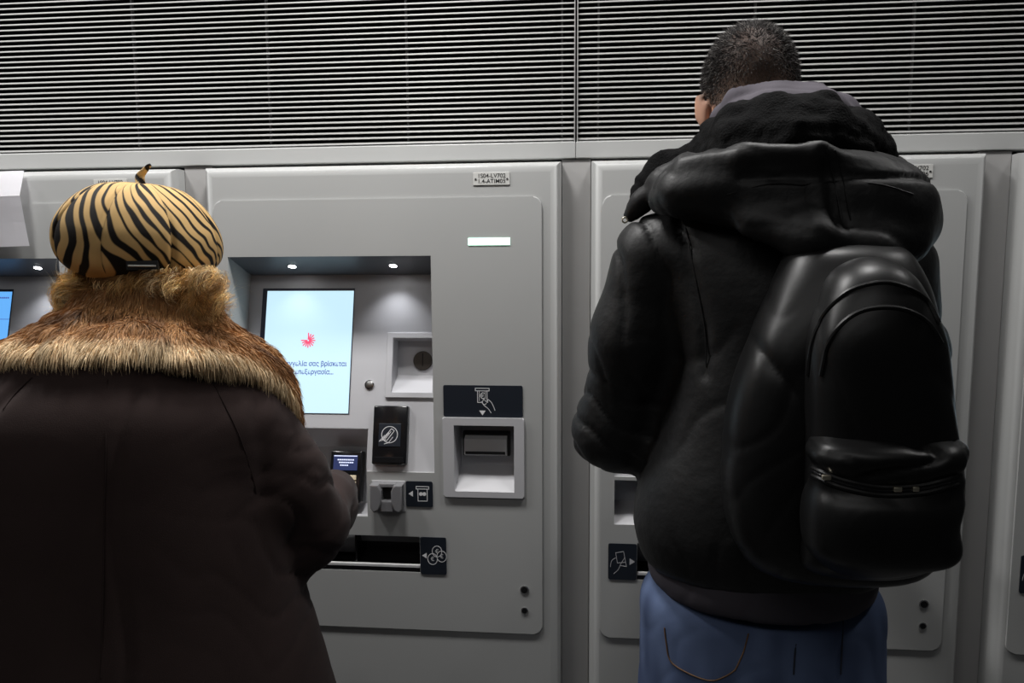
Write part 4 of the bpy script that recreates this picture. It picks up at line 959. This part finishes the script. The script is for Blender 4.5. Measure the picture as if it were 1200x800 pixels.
# black jacket
s = Solid((-0.16, -0.80, 0.86), (0.66, -0.10, 1.62), 0.0065)
jrow = [row(658, 754, 1028, 0.142, MY), row(645, 748, 1031, 0.150, MY), row(628, 743, 1034, 0.156, MY), row(605, 740, 1038, 0.160, MY), row(560, 750, 1046, 0.156, MY), row(500, 772, 1052, 0.148, MY),
        row(420, 786, 1060, 0.140, MY), row(340, 776, 1072, 0.132, MY), row(290, 768, 1078, 0.122, MY + .005), row(250, 778, 1062, 0.105, MY + .01), row(215, 812, 1026, 0.088, MY + .015), row(185, 842, 990, 0.080, MY + .02)]
s.stack(jrow, 2.3, 0.02, cap=0.02)
def msleeve(h, m, e, w):
    c = e + (w - e) * 0.88
    s.chain([h, m, e, (e + c) / 2, c], [0.066, 0.0665, 0.064, 0.061, 0.048], 0.035); s.cone(e + (w - e) * 0.8, w, 0.036, 0.040, 0.004, 'd')
msleeve(sh_l, at(744, 395, -0.48), el_l, wr_l); msleeve(sh_r, at(1050, 420, -0.48), el_r, wr_r)
s.ell(at(716, 515, -0.42), (0.058, 0.06, 0.046), None, 0.04)
s.stack([(jrow[0][0] - 0.05, mx, MY, 0.158, 0.130), (jrow[0][0] + 0.012, mx, MY, 0.158, 0.130)], 2.3, 0.004, 'd', cap=0.004)
seamS = [at(800, 225, -.58), at(803, 262, -.6), at(812, 320, -.6), at(826, 380, -.6), at(826, 440, -.6)]
def jacket_disp(P, N):
    d = 0.002 * vnoise(P, 12, 71) + 0.003 * vnoise(P * np.array((1, 1, 0.6)), 5, 79)
    for h, e, sg in ((sh_l, el_l, 1), (sh_r, el_r, -1)):
        t = np.clip(((P - h) @ (e - h)) / ((e - h) @ (e - h)), -0.2, 1.2); ax = h + t[:, None] * (e - h); nr = np.exp(-(np.maximum(np.linalg.norm(P - ax, axis=1) - 0.06, 0) / 0.03) ** 2)
        ell_ = np.exp(-((t - 0.95) / 0.35) ** 2); d = d + nr * ell_ * 0.009 * folds(P, (sg * 0.45, 0.1, 0.9), 21, 0.9, 9, 72) + nr * (1 - ell_) * 0.007 * folds(P, (sg * 0.95, 0.1, 0.28), 16, 0.8, 6, 73)
        fo = np.exp(-(np.linalg.norm(P - e - np.array((0.02 * sg, 0.03, -0.03)), axis=1) / 0.08) ** 2); d = d + fo * 0.006 * folds(P, (0.3, 0.9, 0.3), 26, 0.9, 9, 76)
    d = d - 0.005 * ridge_line(P, seamS, 0.007) * sstep(-N[:, 1], 0.0, 0.4)
    body = (P[:, 0] > 0.07) * sstep(1.36 - P[:, 2], 0, 0.1)
    d = d + body * 0.0035 * folds(P, (0.35, 0.1, -0.9), 9, 1.3, 4, 74) * mask(P, 6, 77)
    hem = np.exp(-((P[:, 2] - jrow[1][0] - 0.035) / 0.030) ** 2); d = d + hem * 0.004 * folds(P, (1, 0.4, 0.1), 24, 0.7, 8, 75)
    return d
jacket = solid('jacket', s, M['nylon'], man, 3, jacket_disp)
# hood of the jacket, lying spread over the shoulders
s = Solid((-0.04, -0.82, 1.28), (0.60, -0.34, 1.64), 0.0055)
s.ell(at(944, 226, -0.60), (0.160, 0.085, 0.066), rotm(14, 4, 0), 0.04)
s.ell(at(858, 214, -0.59), (0.110, 0.075, 0.042), rotm(5, -8, 0), 0.03)
s.ell(at(1022, 250, -0.60), (0.074, 0.07, 0.058), rotm(0, 22, 0), 0.05)
s.chain([at(1040, 205, -0.52), at(1060, 235, -0.55), at(1063, 262, -0.58), at(1055, 285, -0.62)], [0.030, 0.034, 0.032, 0.028], 0.03)
s.chain([at(880, 262, -0.66), at(950, 278, -0.68), at(1020, 292, -0.67), at(1058, 288, -0.64)], [0.018, 0.026, 0.026, 0.022], 0.03)
s.chain([at(806, 194, -0.55), at(776, 212, -0.53), at(752, 236, -0.51), at(739, 252, -0.50)], [0.022, 0.017, 0.014, 0.012], 0.02)
s.chain([at(840, 208, -0.60), at(800, 222, -0.59), at(775, 236, -0.56)], [0.030, 0.024, 0.016], 0.03)
s.chain([at(800, 190, -.62), at(870, 181, -.665), at(960, 180, -.675), at(1030, 198, -.64)], [0.010, 0.012, 0.012, 0.010], 0.02)
seamH1 = [at(968, 172, -.7), at(978, 205, -.7), at(982, 240, -.7), at(986, 262, -.7)]; seamH2 = [at(978, 172, -.7), at(988, 205, -.7), at(993, 240, -.7), at(998, 262, -.7)]
def hood_disp(P, N):
    bk = sstep(-N[:, 1], -0.2, 0.4)
    d = 0.0045 * folds(P, (0.25, 0.35, 0.9), 13, 0.9, 5, 81) * bk + 0.0025 * folds(P, (0.55, 0.2, 0.8), 25, 0.9, 9, 82) * mask(P, 6, 83) + 0.003 * vnoise(P, 12, 84)
    return d - bk * 0.0055 * (ridge_line(P, seamH1, 0.005) + ridge_line(P, seamH2, 0.005)) - bk * 0.005 * np.exp(-((P[:, 2] - float(at(985, 206, -.68)[2])) / 0.004) ** 2) * (P[:, 0] > 0.2)
hood = solid('hood', s, M['nylon'], jacket, 3, hood_disp)
bpy.context.view_layer.update(); hb, kb = bvh_of(hood), bvh_of(jacket)
for pts in (((967, 176), (975, 200), (981, 232), (986, 258)), ((978, 176), (986, 200), (992, 232), (997, 258)), ((940, 217), (980, 213), (1030, 216), (1070, 228)), ((852, 228), (900, 216), (940, 217))): seam('seam', hb, pts, 0.0010, M['nylon'], hood, 6, 0.0006)
for pts in (((800, 240), (806, 275), (816, 330), (826, 385), (828, 430)),): seam('seam', kb, pts, 0.0011, M['nylon'], jacket, 6, 0.0008)
s = Solid((-0.02, -0.76, 1.38), (0.56, -0.30, 1.66), 0.0055)
s.chain([at(828, 184, -0.44), at(838, 164, -0.50), at(868, 148, -0.57), at(910, 143, -0.60), at(958, 143, -0.60), at(1002, 158, -0.56), at(1022, 176, -0.50)], [0.020, 0.024, 0.030, 0.033, 0.033, 0.028, 0.022], 0.03)
s.chain([at(826, 190, -0.50), at(862, 172, -0.60), at(930, 168, -0.635), at(992, 172, -0.61), at(1022, 182, -0.54), at(1042, 190, -0.50)], [0.020, 0.026, 0.030, 0.028, 0.022, 0.015], 0.03)
s.chain([at(836, 190, -0.48), at(806, 198, -0.48), at(780, 202, -0.47), at(758, 222, -0.47), at(743, 246, -0.48)], [0.018, 0.023, 0.025, 0.019, 0.011], 0.03)
s.cone(HM + (0, -0.02, -0.06), HM + (0, 0.05, 0.05), 0.098, 0.10, 0.01, 'd')
fl = solid('hood_lining', s, M['fleece'], hood, 2, lambda P, N: 0.004 * vnoise(P, 38, 85) + 0.005 * folds(P, (0.2, 0.2, 1), 16, 0.9, 9, 86) + 0.0025 * vnoise(P, 90, 87))
bm = bmesh.new(); c = at(732, 258, -0.50); tube(bm, [c + np.array((0.004 * math.cos(a), -0.006, 0.004 * math.sin(a))) for a in np.linspace(0, 2 * math.pi, 13)[:-1]], 0.0014, 6, True); obj('eyelet', bm, M['brass'], hood)
for q, (hip, kn, an) in zip((-1, 1), legs): shoe('shoe', (an[0], an[1] - 0.07, 0), (an[0] + q * 0.02, an[1] + 0.20, 0), man, 0.10, 0.045)

# ================= the backpack
bag = tag(empty('backpack', at(985, 665, -0.70)), 'black leather backpack worn on the back of the man in jacket', 'backpack')
bloc = np.array(bag.location)
s = Solid((0.08, -0.84, 0.98), (0.56, -0.56, 1.46), 0.005)
BY = -0.690
s.stack([row(284, 928, 1052, 0.040, BY + .03, 2.2), row(300, 920, 1066, 0.055, BY + .02, 2.4), row(340, 903, 1085, 0.066, BY + .01, 2.6), row(400, 878, 1096, 0.072, BY, 2.8), row(460, 856, 1104, 0.075, BY, 3), row(530, 846, 1108, 0.078, BY, 3), row(590, 848, 1106, 0.08, BY, 3), row(630, 856, 1098, 0.078, BY, 2.8), row(658, 874, 1080, 0.068, BY, 2.5), row(672, 892, 1056, 0.05, BY, 2.3)], 2.8, 0.01, cap=0.02)
def bag_disp(P, N):
    lf = sstep(float(at(960, 500, -.75)[0]) - P[:, 0], -0.02, 0.04)
    return 0.002 * vnoise(P, 8, 91) + lf * (0.006 * folds(P, (0.93, 0.1, 0.38), 11, 0.4, 4, 92) * mask(P, 5, 93, -0.6, 0.2) + 0.0015 * folds(P, (0.7, 0.1, -0.6), 20, 0.9, 6, 94))
body = solid('main_compartment', s, M['leather'], bag, 3, bag_disp, None, bloc)
s = Solid((0.20, -0.90, 1.00), (0.56, -0.66, 1.46), 0.005); FY = -0.758
s.stack([row(300, 996, 1038, 0.030, FY + .03, 2.2), row(318, 974, 1066, 0.048, FY + .02, 2.3), row(345, 960, 1084, 0.055, FY + .01, 2.5), row(390, 946, 1102, 0.060, FY, 2.7), row(440, 942, 1109, 0.063, FY, 2.8), row(500, 942, 1114, 0.066, FY, 2.9), row(560, 940, 1118, 0.07, FY, 3), row(610, 938, 1110, 0.068, FY, 2.8), row(645, 934, 1094, 0.06, FY, 2.5), row(666, 930, 1064, 0.045, FY + .01, 2.3)], 2.7, 0.01, cap=0.02)
solid('front_compartment', s, M['leather'], bag, 3, lambda P, N: 0.002 * vnoise(P, 8, 101) + 0.003 * folds(P, (0.96, 0, 0.15), 8, 0.7, 4, 102) * mask(P, 5, 103), None, bloc)
s = Solid((0.20, -0.93, 1.00), (0.60, -0.70, 1.26), 0.0045); PY = -0.800
s.stack([row(503, 958, 1118, 0.030, PY + .02, 2.3), row(514, 947, 1131, 0.044, PY + .005, 2.6), row(530, 946, 1130, 0.050, PY, 2.8), row(552, 950, 1124, 0.045, PY, 2.9), row(568, 952, 1121, 0.045, PY, 2.9), row(582, 946, 1120, 0.055, PY, 2.9), row(610, 942, 1110, 0.060, PY, 2.8), row(640, 944, 1101, 0.056, PY, 2.6), row(656, 956, 1078, 0.045, PY + .01, 2.4), row(668, 972, 1040, 0.03, PY + .02, 2.2)], 2.7, 0.01, cap=0.016)
s.ell(at(1098, 640, -.81), (0.018, 0.03, 0.016), None, 0.03)
zipz = [at(x, y, -.85) for x, y in ((952, 552), (985, 566), (1030, 575), (1080, 573), (1124, 562))]
def pk_disp(P, N):
    upz = np.interp(P[:, 0], [p[0] for p in zipz], [p[2] for p in zipz]); a = sstep(P[:, 2] - upz, 0.0, 0.012)
    d = a * (0.008 * folds(P, (0.75, 0.1, -0.6), 13, 0.9, 6, 111) + 0.002 * folds(P, (0.9, 0, 0.4), 22, 1, 8, 112)) + (1 - a) * (0.003 * folds(P, (0.9, 0, 0.35), 8, 0.8, 5, 113) * mask(P, 6, 114) + 0.002 * vnoise(P, 8, 115))
    return d - 0.005 * np.exp(-((P[:, 2] - upz) / 0.006) ** 2)
pocket = solid('front_pocket', s, M['leather'], bag, 3, pk_disp, None, bloc)
pocket_children = []
bpy.context.view_layer.update()
fb = bvh_of(bag.children[0], bag.children[1], pocket); loc_ = Vector(bloc)
def bseam(name, pts, rad, m, parent, off=0.0, n=8):
    bm = bmesh.new(); tube(bm, [p - loc_ for p in [on(fb, q[0], q[1], off) for q in catmull([(*p, 0) for p in pts], n)]], rad, 8); return obj(name, bm, m, parent, True)
zl = [(953, 552), (985, 566), (1030, 575), (1080, 573), (1122, 562)]
bseam('zip_tape', [(x, y - 4) for x, y in zl], 0.0032, M['leather'], pocket); bseam('zip_tape', [(x, y + 5) for x, y in zl], 0.0032, M['leather'], pocket)
bseam('zip', zl, 0.0022, M['black_gloss'], pocket, 0.0005)
for x, y, w in ((1050, 573, 0.009), (1071, 573.5, 0.007), (970, 559, 0.010)):
    p = on(fb, x, y, 0.004) - loc_; bm = bmesh.new(); box(bm, p.x - w / 2, p.x + w / 2, p.y - 0.0025, p.y + 0.002, p.z - 0.0028, p.z + 0.0028, 0.0012); obj('zip_slider', bm, M['brass'], pocket, True)
bseam('piping', [(947, 440), (952, 400), (966, 368), (990, 344), (1014, 334), (1040, 331), (1066, 338), (1086, 352), (1100, 378)], 0.0030, M['leather'], bag)
bseam('piping', [(962, 440), (970, 404), (986, 380), (1008, 365), (1036, 360), (1064, 364), (1088, 378), (1103, 402)], 0.0030, M['leather'], bag)
bseam('gusset_edge', [(929, 292), (905, 340), (878, 402), (857, 452)], 0.0035, M['leather'], bag)
bseam('gusset_edge', [(936, 293), (946, 318), (958, 345)], 0.0035, M['leather'], bag)
bseam('side_pocket_edge', [(851, 456), (868, 464), (900, 480), (926, 497)], 0.0034, M['leather'], bag)
bseam('side_zip', [(930, 450), (931, 480), (930, 520), (926, 552)], 0.0024, M['black_gloss'], bag)
p = on(fb, 927, 454, 0.004) - loc_; bm = bmesh.new(); box(bm, p.x - 0.003, p.x + 0.003, p.y - 0.003, p.y + 0.002, p.z - 0.004, p.z + 0.004, 0.0012); obj('zip_slider', bm, M['brass'], bag, True)
bm = bmesh.new(); tube(bm, catmull([p + Vector((0, -.002, -.004)), p + Vector((-.001, -.006, -.03)), p + Vector((.004, -.004, -.058))], 6), 0.0026, 8); obj('zip_pull', bm, M['leather'], bag, True)
# shoulder straps over the shoulders, loop at the top
for q, x in ((-1, 945), (1, 1020)):
    pts = catmull([at(x, 310, -0.640), at(x + q * 10, 255, -0.60), at(x - q * 2, 225, -0.55), at(x - q * 2, 232, -0.44), at(x, 300, -0.375), at(x - q * 4, 400, -0.355), at(x + q * 20, 520, -0.375), at(x + q * 60, 600, -0.47)], 8)
    bm = bmesh.new(); rings = []
    for i, p_ in enumerate(pts):
        t_ = pts[min(i + 1, len(pts) - 1)] - pts[max(i - 1, 0)]; t_ = t_ / np.linalg.norm(t_); sd = np.array((1.0, 0, 0)) - t_ * t_[0]; sd /= np.linalg.norm(sd); nn = np.cross(sd, t_)
        rings.append([bm.verts.new(p_ - bloc + sd * a * 0.024 + nn * b * 0.004) for a, b in ((-1, -1), (1, -1), (1, 1), (-1, 1))])
    for A, B in zip(rings[:-1], rings[1:]):
        for k in range(4): bm.faces.new((A[k], A[(k + 1) % 4], B[(k + 1) % 4], B[k]))
    bm.faces.new(rings[0][::-1]); bm.faces.new(rings[-1]); obj('shoulder_strap', bm, M['leather'], bag)
# ------------------------------------------------------------------ light
def area(name, loc, sx, sy, power, col=(1, 0.985, 0.97), rot=(0, 0, 0)):
    l = bpy.data.lights.new(name, 'AREA'); l.shape = 'RECTANGLE'; l.size = sx; l.size_y = sy; l.energy = power; l.color = col
    o = bpy.data.objects.new(name, l); COL.objects.link(o); o.location = loc; o.rotation_euler = rot
    return o
for x, e in ((-2.26, 10), (-1.36, 14), (-0.46, 17.5), (0.437, 9.0), (1.337, 4.5)): area('ceiling_lamp', (x, -0.42, 2.52), 0.22, 0.22, e)
area('hall_lamp', (-0.5, -2.1, 2.54), 2.4, 0.5, 8.5)
w = bpy.data.worlds.new('world'); SC.world = w; w.use_nodes = True
w.node_tree.nodes['Background'].inputs[0].default_value = (0.9, 0.95, 1.0, 1); w.node_tree.nodes['Background'].inputs[1].default_value = 0.02
for i, t in enumerate(mach[:3]):
    for x in (0.185, 0.432):
        l = bpy.data.lights.new('downlight', 'SPOT'); l.energy = 0.85; l.spot_size = math.radians(96); l.spot_blend = 1.0; l.shadow_soft_size = 0.008; l.color = (0.93, 0.95, 1.0)
        o = bpy.data.objects.new('downlight_beam', l); COL.objects.link(o); o.location = (X0[i] + x, 0.052, 1.385)
SC.view_settings.view_transform = 'Standard'; SC.view_settings.look = 'None'
SC.view_settings.exposure = 0.0; SC.view_settings.gamma = 1.0; SC.view_settings.use_curve_mapping = False
